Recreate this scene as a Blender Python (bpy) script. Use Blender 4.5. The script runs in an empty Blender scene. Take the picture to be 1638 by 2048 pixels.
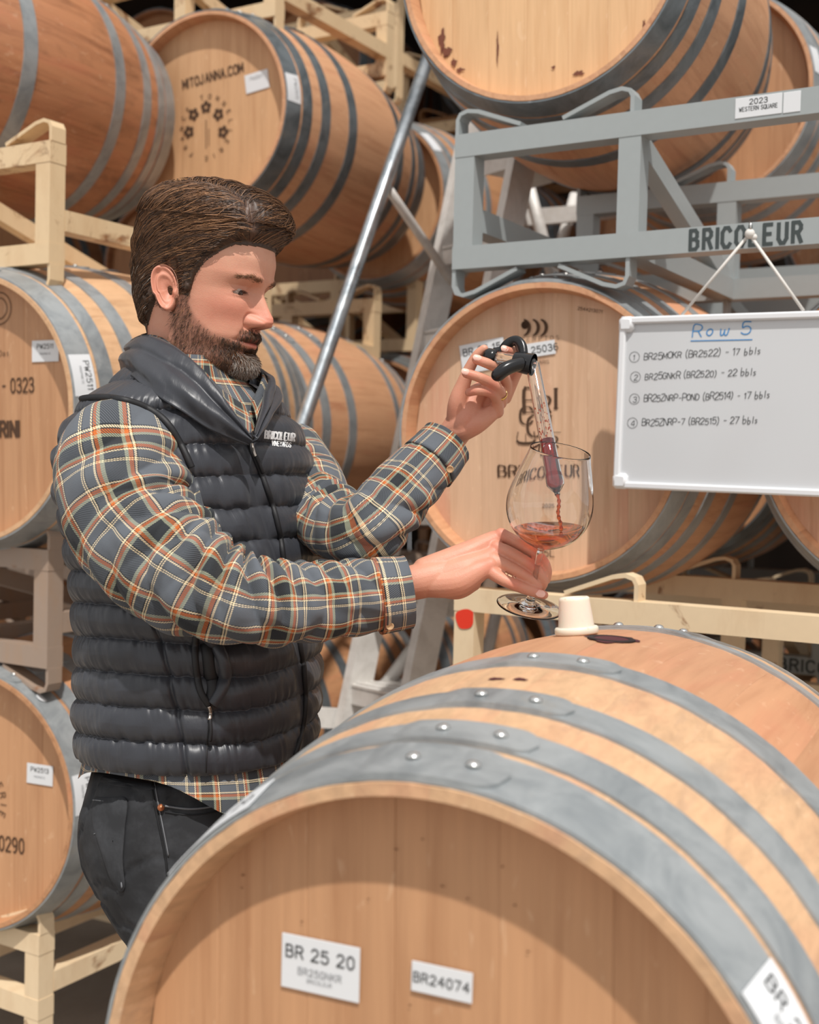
import bpy, bmesh, math, random
import numpy as np
from mathutils import Vector, Matrix
random.seed(5); rng=np.random.default_rng(5)
SC=bpy.context.scene; COL=SC.collection
# ------------------------------------------------------------------ camera, sky, sun, exposure
W,H,F=1638,2048,2450.; PITCH=.0225; CZ=1.45
cd=bpy.data.cameras.new('camera'); cam=bpy.data.objects.new('camera',cd); COL.objects.link(cam)
cam.location=(0,0,CZ); cam.rotation_euler=(math.pi/2-PITCH,0,0)
cd.sensor_fit='VERTICAL'; cd.sensor_height=36; cd.lens=F/H*36; cd.clip_start=.05
cd.dof.use_dof=True; cd.dof.focus_distance=1.62; cd.dof.aperture_fstop=5.0
SC.camera=cam
wd=bpy.data.worlds.new('sky'); SC.world=wd; wd.use_nodes=True
bg=wd.node_tree.nodes['Background']; bg.inputs[0].default_value=(.97,.965,.97,1); bg.inputs[1].default_value=1.0
sl=bpy.data.lights.new('sun','SUN'); sun=bpy.data.objects.new('sun',sl); COL.objects.link(sun)
sl.energy=4.6; sl.angle=math.radians(1.2); sl.color=(1,.965,.92)
sun.rotation_euler=Vector((-.11,.50,-.86)).to_track_quat('-Z','Y').to_euler()
vs=SC.view_settings; vs.view_transform='Standard'; vs.look='None'; vs.exposure=-.30; vs.gamma=1; vs.use_curve_mapping=False
SC.cycles.max_bounces=10; SC.cycles.transmission_bounces=10; SC.cycles.transparent_max_bounces=12
# ------------------------------------------------------------------ maths helpers
CAM=np.array([0,0,CZ]); FW=np.array([0,math.cos(PITCH),-math.sin(PITCH)]); DN=np.array([0,-math.sin(PITCH),-math.cos(PITCH)]); RT=np.array([1.,0,0])
def ray(px,py): return FW+RT*(px-W/2)/F+DN*(py-H/2)/F
def U(px,py,d): return CAM+ray(px,py)*d
def hitplane(px,py,p0,n):
    r=ray(px,py); return CAM+r*(np.dot(np.array(p0)-CAM,n)/np.dot(r,n))
def smooth(a,b,x): t=np.clip((x-a)/(b-a),0,1); return t*t*(3-2*t)
def vnoise(x,y,seed=0):
    x=np.asarray(x,float);y=np.asarray(y,float);xi=np.floor(x);yi=np.floor(y);fx=x-xi;fy=y-yi
    fx=fx*fx*(3-2*fx);fy=fy*fy*(3-2*fy)
    def h(a,b): v=np.sin(a*127.1+b*311.7+seed*74.7)*43758.5453; return v-np.floor(v)
    return (h(xi,yi)*(1-fx)+h(xi+1,yi)*fx)*(1-fy)+(h(xi,yi+1)*(1-fx)+h(xi+1,yi+1)*fx)*fy
def fnoise(x,y,seed=0,o=3):
    s=0;a=1;t=0
    for i in range(o): s=s+a*vnoise(np.asarray(x)*2**i,np.asarray(y)*2**i,seed+i*13);t+=a;a*=.5
    return s/t*2-1
def cat(P,n):
    """Catmull-Rom resample of rows of P at n samples"""
    P=np.array(P,float);m=len(P);t=np.linspace(0,m-1,n);i=np.clip(np.floor(t).astype(int),0,m-2);f=(t-i)[:,None]
    p0=P[np.maximum(i-1,0)];p1=P[i];p2=P[i+1];p3=P[np.minimum(i+2,m-1)]
    return .5*((2*p1)+(-p0+p2)*f+(2*p0-5*p1+4*p2-p3)*f**2+(-p0+3*p1-3*p2+p3)*f**3)
# ------------------------------------------------------------------ object helpers
def link(o,parent=None,label=None,cat_=None,group=None,kind=None):
    if o.name not in COL.objects: COL.objects.link(o)
    if parent is not None: o.parent=parent
    if label: o['label']=label
    if cat_: o['category']=cat_
    if group: o['group']=group
    if kind: o['kind']=kind
    return o
def thing(name,label,cat_,loc=(0,0,0),rot=(0,0,0),group=None):
    o=bpy.data.objects.new(name,None); o.location=loc; o.rotation_euler=rot; o.empty_display_size=.1
    return link(o,None,label,cat_,group)
def mesh(name,v,f,mat=None,smoothf=True,uv=None,attr=None):
    me=bpy.data.meshes.new(name); me.from_pydata([tuple(map(float,p)) for p in v],[],[tuple(map(int,q)) for q in f]); 
    if mat: 
        for m in (mat if isinstance(mat,(list,tuple)) else [mat]): me.materials.append(m)
    if smoothf: me.shade_smooth()
    if uv is not None:
        l=me.uv_layers.new(name='UVMap'); idx=np.empty(len(me.loops),dtype=np.int32); me.loops.foreach_get('vertex_index',idx)
        l.data.foreach_set('uv',np.asarray(uv,dtype=np.float32)[idx].ravel())
    if attr is not None:
        for k,a in attr.items():
            at=me.color_attributes.new(k,'FLOAT_COLOR','POINT'); at.data.foreach_set('color',np.asarray(a,dtype=np.float32).ravel())
    return me
def obj(name,me,parent=None,**k):
    return link(bpy.data.objects.new(name,me),parent,k.get('label'),k.get('cat_'),k.get('group'),k.get('kind'))
class MB:
    def __init__(s): s.v=[];s.f=[]
    def add(s,v,f):
        n=len(s.v); s.v+= [tuple(map(float,p)) for p in v]; s.f+=[tuple(int(i)+n for i in q) for q in f]; return s
    def box(s,c,size,M=None,bev=0):
        c=np.array(c);h=np.array(size)/2; 
        if bev>0:
            b=min(bev,*(h*.9)); v=[];
            for sx in(-1,1):
                for sy in(-1,1):
                    for sz in(-1,1):
                        for k in range(3):
                            p=h.copy(); 
                            for q in range(3):
                                if q!=k: p[q]-=b
                            v.append(p*[sx,sy,sz])
            bm=bmesh.new(); [bm.verts.new(p) for p in v]; r=bmesh.ops.convex_hull(bm,input=bm.verts); bm.verts.index_update()
            vv=[x.co[:] for x in bm.verts]; ff=[[x.index for x in q.verts] for q in bm.faces]; bm.free()
            v=np.array(vv); f=ff
        else:
            v=np.array([[x,y,z] for x in(-1,1) for y in(-1,1) for z in(-1,1)])*h
            f=[(0,1,3,2),(4,6,7,5),(0,4,5,1),(2,3,7,6),(0,2,6,4),(1,5,7,3)]
        v=v+c
        if M is not None: v=[M@Vector(p) for p in v]
        return s.add(v,f)
    def bar(s,a,b,w,h,up=(0,0,1)):
        a=np.array(a,float);b=np.array(b,float);d=b-a;L=np.linalg.norm(d);d/=L;u=np.cross(d,up);u/=np.linalg.norm(u);v=np.cross(u,d)
        P=[a+u*sx*w/2+v*sy*h/2 for sx,sy in((-1,-1),(1,-1),(1,1),(-1,1))];Q=[p+d*L for p in P]
        return s.add(P+Q,[(3,2,1,0),(4,5,6,7),(0,1,5,4),(1,2,6,5),(2,3,7,6),(3,0,4,7)])
    def tube(s,pts,r,n=10,caps=True,flat=None):
        pts=np.array(pts,float);m=len(pts);r=np.full(m,r) if np.isscalar(r) else np.array(r)
        T=np.gradient(pts,axis=0);T/=np.linalg.norm(T,axis=1)[:,None]+1e-12
        u=np.cross(T[0],[0,0,1.]); 
        if np.linalg.norm(u)<.1:u=np.cross(T[0],[0,1.,0])
        u/=np.linalg.norm(u);v=[];fr=[]
        for i in range(m):
            u=u-T[i]*np.dot(u,T[i]);u/=np.linalg.norm(u);w=np.cross(T[i],u);fr.append((u.copy(),w))
            for k in range(n):
                a=2*math.pi*k/n; v.append(pts[i]+r[i]*(math.cos(a)*u+math.sin(a)*w*(flat or 1)))
        f=[(i*n+k,i*n+(k+1)%n,(i+1)*n+(k+1)%n,(i+1)*n+k) for i in range(m-1) for k in range(n)]
        if caps: f+= [tuple(range(n))[::-1],tuple((m-1)*n+k for k in range(n))]
        return s.add(v,f)
    def strip(s,pts,wdir,w,th):
        """flat bar bent along pts (wide across wdir)"""
        pts=np.array(pts,float);wd_=np.array(wdir,float);T=np.gradient(pts,axis=0);T/=np.linalg.norm(T,axis=1)[:,None];N=np.cross(T,wd_)
        v=[];
        for p,nn in zip(pts,N): v+=[p-wd_*w/2-nn*th/2,p+wd_*w/2-nn*th/2,p+wd_*w/2+nn*th/2,p-wd_*w/2+nn*th/2]
        m=len(pts);f=[(i*4+k,i*4+(k+1)%4,i*4+4+(k+1)%4,i*4+4+k) for i in range(m-1) for k in range(4)]+[(3,2,1,0),(m*4-4,m*4-3,m*4-2,m*4-1)]
        return s.add(v,f)
    def ringflat(s,c,r0,r1,n=30):
        v=[(c[0]+r*math.cos(2*math.pi*k/n),c[1],c[2]+r*math.sin(2*math.pi*k/n)) for r in(r0,r1) for k in range(n)]
        return s.add(v,[(k,(k+1)%n,n+(k+1)%n,n+k) for k in range(n)])
    def lathe(s,prof,n=32,M=None,closed=False):
        v=[(r*math.cos(2*math.pi*k/n),r*math.sin(2*math.pi*k/n),z) for r,z in prof for k in range(n)]
        if M is not None: v=[M@Vector(p) for p in v]
        m=len(prof);f=[(i*n+k,i*n+(k+1)%n,(i+1)*n+(k+1)%n,(i+1)*n+k) for i in range(m-1) for k in range(n)]
        if closed:f+=[((m-1)*n+k,(m-1)*n+(k+1)%n,(k+1)%n,k) for k in range(n)]
        else:
            if prof[0][0]>1e-6 :f.append(tuple(range(n))[::-1])
            if prof[-1][0]>1e-6:f.append(tuple((m-1)*n+k for k in range(n)))
        return s.add(v,f)
    def sphere(s,c,r,n=12,m=8,sc=(1,1,1)):
        c=np.array(c);v=[c+[r*sc[0]*math.sin(math.pi*i/m)*math.cos(2*math.pi*k/n),r*sc[1]*math.sin(math.pi*i/m)*math.sin(2*math.pi*k/n),r*sc[2]*math.cos(math.pi*i/m)] for i in range(m+1) for k in range(n)]
        return s.add(v,[(i*n+k,(i+1)*n+k,(i+1)*n+(k+1)%n,i*n+(k+1)%n) for i in range(m) for k in range(n)])
    def me(s,name,mat,sm=False,angle=None):
        me=mesh(name,s.v,s.f,mat,False)
        bm=bmesh.new(); bm.from_mesh(me); bmesh.ops.remove_doubles(bm,verts=bm.verts,dist=1e-6); bmesh.ops.recalc_face_normals(bm,faces=bm.faces); bm.to_mesh(me); bm.free()
        if sm: me.shade_smooth()
        if sm and angle: me.set_sharp_from_angle(angle=math.radians(angle))
        return me
    def build(s,name,mat,parent=None,sm=False,angle=None,**k): return obj(name,s.me(name,mat,sm,angle),parent,**k)
# ------------------------------------------------------------------ materials
class NT:
    def __init__(s,name):
        s.m=bpy.data.materials.new(name); s.m.use_nodes=True; s.t=s.m.node_tree; s.b=s.t.nodes['Principled BSDF']
    def n(s,t,**k):
        x=s.t.nodes.new('ShaderNode'+t)
        for a,b in k.items(): setattr(x,a,b)
        return x
    def l(s,a,b): s.t.links.new(a,b)
    def set(s,x,i,v):
        if hasattr(v,'is_linked') or isinstance(v,bpy.types.NodeSocket): s.l(v,x.inputs[i])
        else: x.inputs[i].default_value=v
    def coord(s,kind='Object',scale=(1,1,1),rot=(0,0,0)):
        c=s.n('TexCoord');m=s.n('Mapping');s.l(c.outputs[kind],m.inputs[0]);m.inputs['Scale'].default_value=scale;m.inputs['Rotation'].default_value=rot;return m.outputs[0]
    def noise(s,vec,scale,detail=4,rough=.55,dist=0,w=None):
        x=s.n('TexNoise')
        if w is not None: x.noise_dimensions='4D'; s.set(x,'W',w)
        s.l(vec,x.inputs['Vector']);x.inputs['Scale'].default_value=scale;x.inputs['Detail'].default_value=detail;x.inputs['Roughness'].default_value=rough;x.inputs['Distortion'].default_value=dist;return x.outputs['Fac']
    def ramp(s,fac,stops,interp='LINEAR'):
        r=s.n('ValToRGB');s.l(fac,r.inputs[0]);e=r.color_ramp;e.interpolation=interp
        while len(e.elements)<len(stops):e.elements.new(.5)
        for q,(p,c) in zip(e.elements,stops):q.position=p;q.color=(*c,1) if len(c)==3 else c
        return r.outputs[0]
    def mix(s,f,a,b,mode='MIX'):
        x=s.n('Mix',data_type='RGBA',blend_type=mode)
        for i,v in((0,f),(6,a),(7,b)):
            if isinstance(v,bpy.types.NodeSocket):s.l(v,x.inputs[i])
            else:x.inputs[i].default_value=v if i==0 else ((*v,1) if len(v)==3 else v)
        return x.outputs[2]
    def math(s,op,a,b=0,c=0):
        x=s.n('Math',operation=op)
        for i,v in enumerate((a,b,c)):
            if isinstance(v,bpy.types.NodeSocket):s.l(v,x.inputs[i])
            else:x.inputs[i].default_value=v
        return x.outputs[0]
    def bump(s,h,st=.3,d=.001):
        x=s.n('Bump');s.l(h,x.inputs['Height']);x.inputs['Strength'].default_value=st;x.inputs['Distance'].default_value=d;s.l(x.outputs[0],s.b.inputs['Normal'])
    def fin(s,col=None,rough=None,metal=None,**k):
        for i,v in(('Base Color',col),('Roughness',rough),('Metallic',metal)):
            if v is None: continue
            if isinstance(v,bpy.types.NodeSocket):s.l(v,s.b.inputs[i])
            else:s.b.inputs[i].default_value=(*v,1) if i=='Base Color' else v
        for a,b in k.items(): s.b.inputs[a.replace('_',' ')].default_value=b
        return s.m
def S(r,g,b): # srgb 0-255 -> linear
    return tuple((x/255/12.92) if x/255<.04045 else ((x/255+.055)/1.055)**2.4 for x in(r,g,b))
def plain(name,col,rough=.5,metal=0,**k): return NT(name).fin(col,rough,metal,**k)
def oak(name,base,dark,axis='Y',pink=0.,rough=.55,grime=0.,gs=1.,raw=None):
    n=NT(name); sc=(1,.05,1) if axis=='Y' else (1,1,.05)
    oi=n.n('ObjectInfo'); rnd=oi.outputs['Random']
    v=n.coord('Object',sc); w=n.math('MULTIPLY',rnd,37.)
    g1=n.noise(v,55*gs,5,.6,.6,w); g2=n.noise(v,230*gs,3,.6,0,w); big=n.noise(n.coord('Object',(1,.5,1) if axis=='Y' else (1,1,.5)),4,3,.6,.5,w)
    c=n.ramp(g1,[(.25,dark),(.5,base),(.75,tuple(min(1,x*1.12) for x in base))])
    c=n.mix(n.math('MULTIPLY',g2,.22 if axis=='Y' else .42),c,tuple(x*.62 for x in dark))
    c=n.mix(n.math('MULTIPLY',n.math('SUBTRACT',big,.42),1.3),c,tuple(min(1,x*1.15) for x in base))
    tone=n.math('MULTIPLY_ADD',rnd,.10 if axis=='Y' else .07,.94); hv=n.n('HueSaturation');n.l(c,hv.inputs['Color']);n.l(tone,hv.inputs['Value']); c=hv.outputs[0]
    if raw:
        sp=n.n('SeparateXYZ');n.l(n.n('TexCoord').outputs['Object'],sp.inputs[0]);d=n.math('ABSOLUTE',n.math('SUBTRACT',sp.outputs[1],.475))
        rw=n.ramp(n.noise(n.coord('Object',(1,.35,1)),60,5,.7,.5,w),[(.3,tuple(x*.72 for x in raw)),(.6,raw)])
        sm_=n.ramp(n.noise(n.coord('Object',(1,.5,1)),16,5,.75,.6,w),[(.55,(0,0,0)),(.75,(.45,)*3)]);rw=n.mix(sm_,rw,S(150,124,112))
        c=n.mix(n.ramp(d,[(.17,(0,0,0)),(.20,(1,1,1))]),c,rw)
    # medullary flecks
    fl=n.noise(n.coord('Object',(1,.45,1) if axis=='Y' else (1,1,.3)),42,2,.5,2.5,w)
    fm=n.ramp(fl,[(.64,(0,0,0)),(.70,(1,1,1))]); c=n.mix(n.math('MULTIPLY',fm,.14),c,(.95,.72,.5))
    if pink>0:
        pk=n.noise(n.coord('Object',(2.2,.55,2.2) if axis=='Y' else (2.2,2.2,.5)),3.2,4,.6,.8,w)
        c=n.mix(n.ramp(pk,[(.52,(0,0,0)),(.72,(pink,)*3)]),c,S(196,96,78))
    if grime>0:
        gk=n.noise(n.coord('Object',(1,.6,1)),6,5,.7,1.,w); c=n.mix(n.ramp(gk,[(.5,(0,0,0)),(.75,(grime,)*3)]),c,S(70,42,26))
    n.bump(n.math('ADD',g1,g2),.25,.0009)
    return n.fin(c,rough,0)
M={}
M['stave']=oak('oak_stave_light',S(192,142,106),S(166,116,82),pink=.32,raw=S(206,166,128))
M['stave_red']=oak('oak_stave_red',S(186,128,90),S(142,90,60),pink=.35,grime=.6,rough=.42)
M['stave_tan']=oak('oak_stave_tan',S(206,156,118),S(176,124,88),pink=.25)
M['stave_raw']=oak('oak_stave_raw',S(212,170,130),S(184,138,98),pink=.0,grime=.25)
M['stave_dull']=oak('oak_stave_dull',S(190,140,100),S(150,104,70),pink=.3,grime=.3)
M['head']=oak('oak_head',S(208,164,122),S(186,138,96),'Z')
M['head_front']=oak('oak_head_tan',S(198,150,110),S(170,120,82),'Z',gs=.8)
M['head_pink']=oak('oak_head_pink',S(216,178,146),S(196,154,120),'Z',pink=.35)
M['head_pale']=oak('oak_head_pale',S(226,184,138),S(208,160,112),'Z')
def galv(name,c1,c2,rough=.42,metal=.45):
    n=NT(name);v=n.coord('Object');a=n.noise(v,14,5,.65,.8);b=n.noise(v,90,3,.6);r=n.ramp(a,[(.3,c2),(.6,c1)]);
    r=n.mix(n.ramp(n.noise(v,5,4,.7,1.2),[(.58,(0,0,0)),(.8,(.35,)*3)]),r,S(176,158,128)); r=n.mix(n.math('MULTIPLY',b,.2),r,tuple(x*.7 for x in c2))
    sc=n.noise(n.coord('Object',(1,12,1)),26,4,.7); r=n.mix(n.ramp(sc,[(.66,(0,0,0)),(.72,(.3,)*3)]),r,S(205,210,212))
    return n.fin(r,n.math('MULTIPLY_ADD',a,.3,rough-.12),metal)
M['hoop']=galv('galvanised_hoop',S(170,174,175),S(136,142,145))
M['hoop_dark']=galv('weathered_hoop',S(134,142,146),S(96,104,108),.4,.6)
M['rivet']=plain('steel_rivet',S(205,205,202),.28,.9)
M['alu']=galv('aluminium',S(222,219,214),S(200,196,190),.5,.15)
M['chrome']=galv('galvanised_tube',S(196,202,206),S(150,158,164),.28,.85)
def paint(name,base,rust=.0,rough=.45,rc=(150,88,36)):
    n=NT(name);v=n.coord('Object');a=n.noise(v,9,6,.7,.6);c=n.mix(n.math('MULTIPLY',n.noise(v,60,3),.25),base,tuple(x*.72 for x in base))
    if rust>0:
        k=n.ramp(a,[(.62-rust*.3,(0,0,0)),(.70-rust*.15,(.9,)*3)]); c=n.mix(k,c,n.ramp(n.noise(v,35,4),[(.3,S(96,54,24)),(.7,S(*rc))]))
        g=n.noise(n.coord('Object',(1,1,.3)),11,5,.7); c=n.mix(n.ramp(g,[(.5,(0,0,0)),(.8,(.35,)*3)]),c,S(176,126,74))
    return n.fin(c,rough,.0)
M['rack_cream']=paint('cream_paint',S(232,208,172),.02)
M['rack_rust']=paint('rusty_cream_paint',S(224,196,156),.22)
M['rack_shade_tone']=paint('rusty_paint_shade_tone',S(150,104,62),.25)  # rusty paint darkened so the far racks look deep in shade
M['stave_shade_tone']=oak('oak_stave_shade_tone',S(150,100,66),S(110,70,44),grime=.6)  # grimy oak, its colour darkened to stand in for deep shade
M['head_shade_tone']=oak('oak_head_shade_tone',S(156,108,70),S(120,80,50),'Z')  # head oak with the deep shade put into its colour
M['rack_grey']=paint('grey_paint',S(158,164,164),.0,.38)
M['rack_taupe']=paint('taupe_paint',S(160,140,124),.05)
M['paper']=plain('label_paper',S(216,218,220),.45)
M['ink']=plain('black_ink',S(52,54,54),.7)
M['ink_faint']=plain('grey_ink',S(150,152,154),.7)
M['burn']=plain('branded_char',S(74,50,32),.85)
M['stencil']=plain('stencil_paint',S(58,66,66),.7)
M['red']=plain('red_spray_paint',S(226,52,24),.5)
M['blue']=plain('blue_marker',S(58,132,190),.6)
M['board']=plain('whiteboard_surface',S(202,204,206),.18)
M['plastic']=plain('white_plastic',S(222,223,225),.3)
M['cord']=plain('white_cord',S(214,210,204),.7)
M['silicone']=NT('silicone'); 
n=M['silicone']; c=n.mix(n.ramp(n.noise(n.coord(),45,5,.7),[(.60,(0,0,0)),(.72,(.6,)*3)]),S(226,212,194),S(190,124,80)); M['silicone']=n.fin(c,.42,0,Subsurface_Weight=.25)
M['bung_dark']=plain('dark_bung',S(50,44,42),.6)
M['stain']=plain('wine_stain',S(74,22,30),.65)
M['ink_smudge']=plain('ink_smudge',S(142,112,92),.7)
M['stain_brown']=plain('dried_wine',S(110,64,46),.8)
M['speck']=plain('wood_speck',S(104,66,38),.8)
M['hole']=plain('hole_inside',S(30,14,12),.8)
M['rubber']=plain('black_rubber',S(22,22,24),.25)
# concrete
n=NT('concrete');v=n.coord('Object');M['floor']=n.fin(n.ramp(n.noise(v,1.2,7,.65,.3),[(.3,S(120,110,100)),(.7,S(168,158,146))]),.8)
n=NT('shade_wall_boards');v=n.coord('Object',(1,1,.05));M['wall']=n.fin(n.ramp(n.noise(v,3,4),[(.3,S(40,30,24)),(.7,S(66,50,38))]),.85)  # dark boards for the added walls and roof that shut out the sky
def glassm(name,col=(1,1,1),ior=1.45,rough=0):
    return NT(name).fin(col,rough,0,Transmission_Weight=1.0,IOR=ior)
M['glass']=glassm('clear_glass',(.99,.995,.99))
M['wine']=glassm('red_wine',(.78,.16,.045),1.34)
M['wine_deep']=glassm('red_wine_deep',(.46,.025,.018),1.34)
# plaid flannel
def plaid(name,tile=.075):
    n=NT(name);uvn=n.n('TexCoord');sep=n.n('SeparateXYZ');n.l(uvn.outputs['UV'],sep.inputs[0])
    wob=n.noise(n.coord('UV'),14,2); 
    def axis(o,off):
        x=n.math('ADD',n.math('DIVIDE',o,tile),off); x=n.math('ADD',x,n.math('MULTIPLY',wob,.03)); x=n.math('FRACT',x)
        navy=S(18,22,27);grey=S(88,93,100);or_=S(198,100,26);cream=S(244,222,182);sage=S(164,166,138);dg=S(40,44,48)
        st=[(0,grey),(.22,navy),(.235,cream),(.262,navy),(.275,or_),(.325,sage),(.37,navy),(.60,sage),(.645,or_),(.69,navy),(.70,cream),(.725,grey),(.83,dg),(.845,cream),(.86,dg),(.875,cream),(.89,grey)]
        return n.ramp(x,st,'CONSTANT')
    cu=axis(sep.outputs[0],.13);cv=axis(sep.outputs[1],.37)
    tw=n.math('FRACT',n.math('MULTIPLY',n.math('ADD',sep.outputs[0],sep.outputs[1]),420.)); tm=n.ramp(tw,[(.38,(.16,)*3),(.62,(.84,)*3)])
    c=n.mix(tm,cu,cv)
    fz=n.noise(n.coord('UV'),900,2,.6); c=n.mix(n.math('MULTIPLY',fz,.2),c,S(90,94,98))
    n.bump(n.math('ADD',tw,fz),.35,.0009)
    return n.fin(c,.9,0,Sheen_Weight=.08)
M['plaid']=plaid('plaid_flannel')
n=NT('black_nylon');v=n.coord('UV',(1,.25,1));a=n.noise(v,70,5,.65,1.2);b=n.noise(n.coord('UV',(.5,1,1)),26,3,.6,.8)
n.bump(n.math('ADD',a,b),.30,.0022);M['vest']=n.fin(S(47,49,55),n.math('MULTIPLY_ADD',a,.2,.30),0,Sheen_Weight=.1)
M['trim']=plain('vest_binding',S(22,22,25),.6)
n=NT('black_denim');v=n.coord('UV');sep=n.n('SeparateXYZ');n.l(v,sep.inputs[0]);tw=n.math('FRACT',n.math('MULTIPLY',n.math('ADD',sep.outputs[0],sep.outputs[1]),480.))
c=n.mix(n.ramp(n.noise(v,14,5,.7),[(.45,(0,0,0)),(.8,(.55,)*3)]),S(32,33,36),S(84,86,90));c=n.mix(n.math('MULTIPLY',tw,.3),c,S(60,62,66));n.bump(tw,.25,.0006);M['denim']=n.fin(c,.85)
M['denim_dark']=plain('denim_stitching',S(22,23,26),.85)
M['denim_pale']=plain('faded_denim_edge',S(112,114,118),.9)
M['copper']=plain('copper_rivet',S(190,120,84),.35,.9)
M['zip']=plain('zip_metal',S(190,180,170),.3,.9)
M['embroid']=plain('white_thread',S(226,226,226),.8)
M['button']=plain('shell_button',S(196,160,120),.35)
M['gold']=plain('gold_ring',S(236,196,120),.18,1)
M['eyewhite']=plain('eye_white',S(172,150,138),.12)
M['iris']=plain('iris',S(58,40,30),.1)
M['nail']=plain('fingernail',S(236,188,172),.28)
M['shoe']=plain('shoe_leather',S(60,44,34),.5)
M['sole']=plain('shoe_sole',S(34,32,30),.8)
# ------------------------------------------------------------------ stroke lettering
G={}
def _g(s):
    for ln in s.strip().split('\n'):
        k,r=ln.split(' ',1); G[k]=[[tuple(map(float,(q.split(',')))) for q in st.split()] for st in r.split('|')]
_g('''A 0,0 2,6 4,0|.8,2.2 3.2,2.2
B 0,0 0,6 2.6,6 3.5,5.2 3.5,4 2.6,3.2 0,3.2|2.6,3.2 3.9,2.4 3.9,.9 2.8,0 0,0
C 4,5 3,6 1.2,6 0,4.6 0,1.4 1.2,0 3,0 4,1
D 0,0 0,6 2.2,6 4,4.4 4,1.6 2.2,0 0,0
E 3.6,6 0,6 0,0 3.7,0|0,3.1 3,3.1
F 3.6,6 0,6 0,0|0,3.1 3,3.1
G 4,5 3,6 1.2,6 0,4.6 0,1.4 1.2,0 3,0 4,1 4,2.8 2.4,2.8
H 0,0 0,6|4,0 4,6|0,3.1 4,3.1
I 2,0 2,6
J 3,6 3,1.2 2,0 .8,0 0,1.2
K 0,0 0,6|3.8,6 0,2.6|1.3,3.6 4,0
L 0,6 0,0 3.6,0
M 0,0 0,6 2.2,1.6 4.4,6 4.4,0
N 0,0 0,6 4,0 4,6
O 1.3,0 0,1.4 0,4.6 1.3,6 2.9,6 4.2,4.6 4.2,1.4 2.9,0 1.3,0
P 0,0 0,6 2.8,6 4,5 4,3.8 2.8,2.8 0,2.8
Q 1.3,0 0,1.4 0,4.6 1.3,6 2.9,6 4.2,4.6 4.2,1.4 2.9,0 1.3,0|2.6,1.6 4.4,-.6
R 0,0 0,6 2.8,6 3.8,5 3.8,4 2.8,3 0,3|2.2,3 4,0
S 3.8,5 2.8,6 1.2,6 .2,5 .2,4 1.2,3.2 2.8,2.8 3.8,2 3.8,1 2.8,0 1.2,0 0,1
T 0,6 4,6|2,6 2,0
U 0,6 0,1.4 1.2,0 2.8,0 4,1.4 4,6
V 0,6 2,0 4,6
W 0,6 1.1,0 2.3,4.4 3.5,0 4.6,6
X 0,0 4,6|0,6 4,0
Y 0,6 2,3 4,6|2,3 2,0
Z 0,6 4,6 0,0 4,0
0 1.3,0 .2,1.4 .2,4.6 1.3,6 2.7,6 3.8,4.6 3.8,1.4 2.7,0 1.3,0
1 .8,4.8 2.2,6 2.2,0
2 .2,4.8 1.2,6 2.8,6 3.8,4.9 3.8,3.8 0,0 4,0
3 .2,5.2 1.2,6 2.8,6 3.7,5 3.5,3.8 2.4,3.2 1.4,3.2|2.4,3.2 3.9,2.3 3.9,1 2.8,0 1.2,0 0,.9
4 3,0 3,6 0,2 4,2
5 3.6,6 .5,6 .3,3.3 1.4,3.8 2.7,3.8 3.9,2.8 3.9,1.1 2.8,0 1.2,0 0,.8
6 3.6,5.4 2.6,6 1.3,6 .2,4.4 .1,1.6 1.2,0 2.8,0 3.9,1.1 3.9,2.4 2.8,3.5 1.3,3.5 .2,2.4
7 0,6 4,6 1.4,0
8 2,3.2 .5,4 .4,5.2 1.3,6 2.7,6 3.6,5.2 3.5,4 2,3.2 .3,2.3 .1,1 1.2,0 2.8,0 3.9,1 3.7,2.3 2,3.2
9 3.8,3.6 2.7,2.5 1.2,2.5 .1,3.6 .1,4.9 1.2,6 2.7,6 3.8,4.6 3.6,1.6 2.4,0 1,0
- .8,3 3.2,3
. 1.8,0 2.2,.2
( 2.6,7 1.6,5 1.4,3 1.8,.8 2.8,-1
) 1.2,7 2.3,5 2.5,3 2.1,.8 1,-1
b .4,6.4 .4,0 2.4,0 3.2,1.2 3,2.6 2,3.2 .5,2.6
l 1.4,6.4 1.3,0
s 2.8,3.4 1.2,3.6 .8,2.6 2.4,1.6 2.2,.3 .5,0
o 1.2,0 .2,1 .2,2.6 1.2,3.6 2.4,3.5 3.1,2.4 2.9,1 2,0 1.2,0
a 3,3.5 1.2,3.6 .2,2.4 .3,.8 1.4,0 2.6,.6 3,3.5|3,3.4 3.2,.2
u 0,3.4 .2,.8 1.2,0 2.4,.6 3,3.4 3,0
w 0,3.4 .3,.2 1.5,.4 2,3 2.1,.4 3.4,.2 4,3.6''')
GW={'I':.1,'1':.45,'l':.35,'.':.2,'-':.9,'M':1.1,'W':1.15,'(':.5,')':.5}
GX={'I':2,'1':.8,'l':.4,'.':1.5,'(':1.2,')':1.0}
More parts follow.
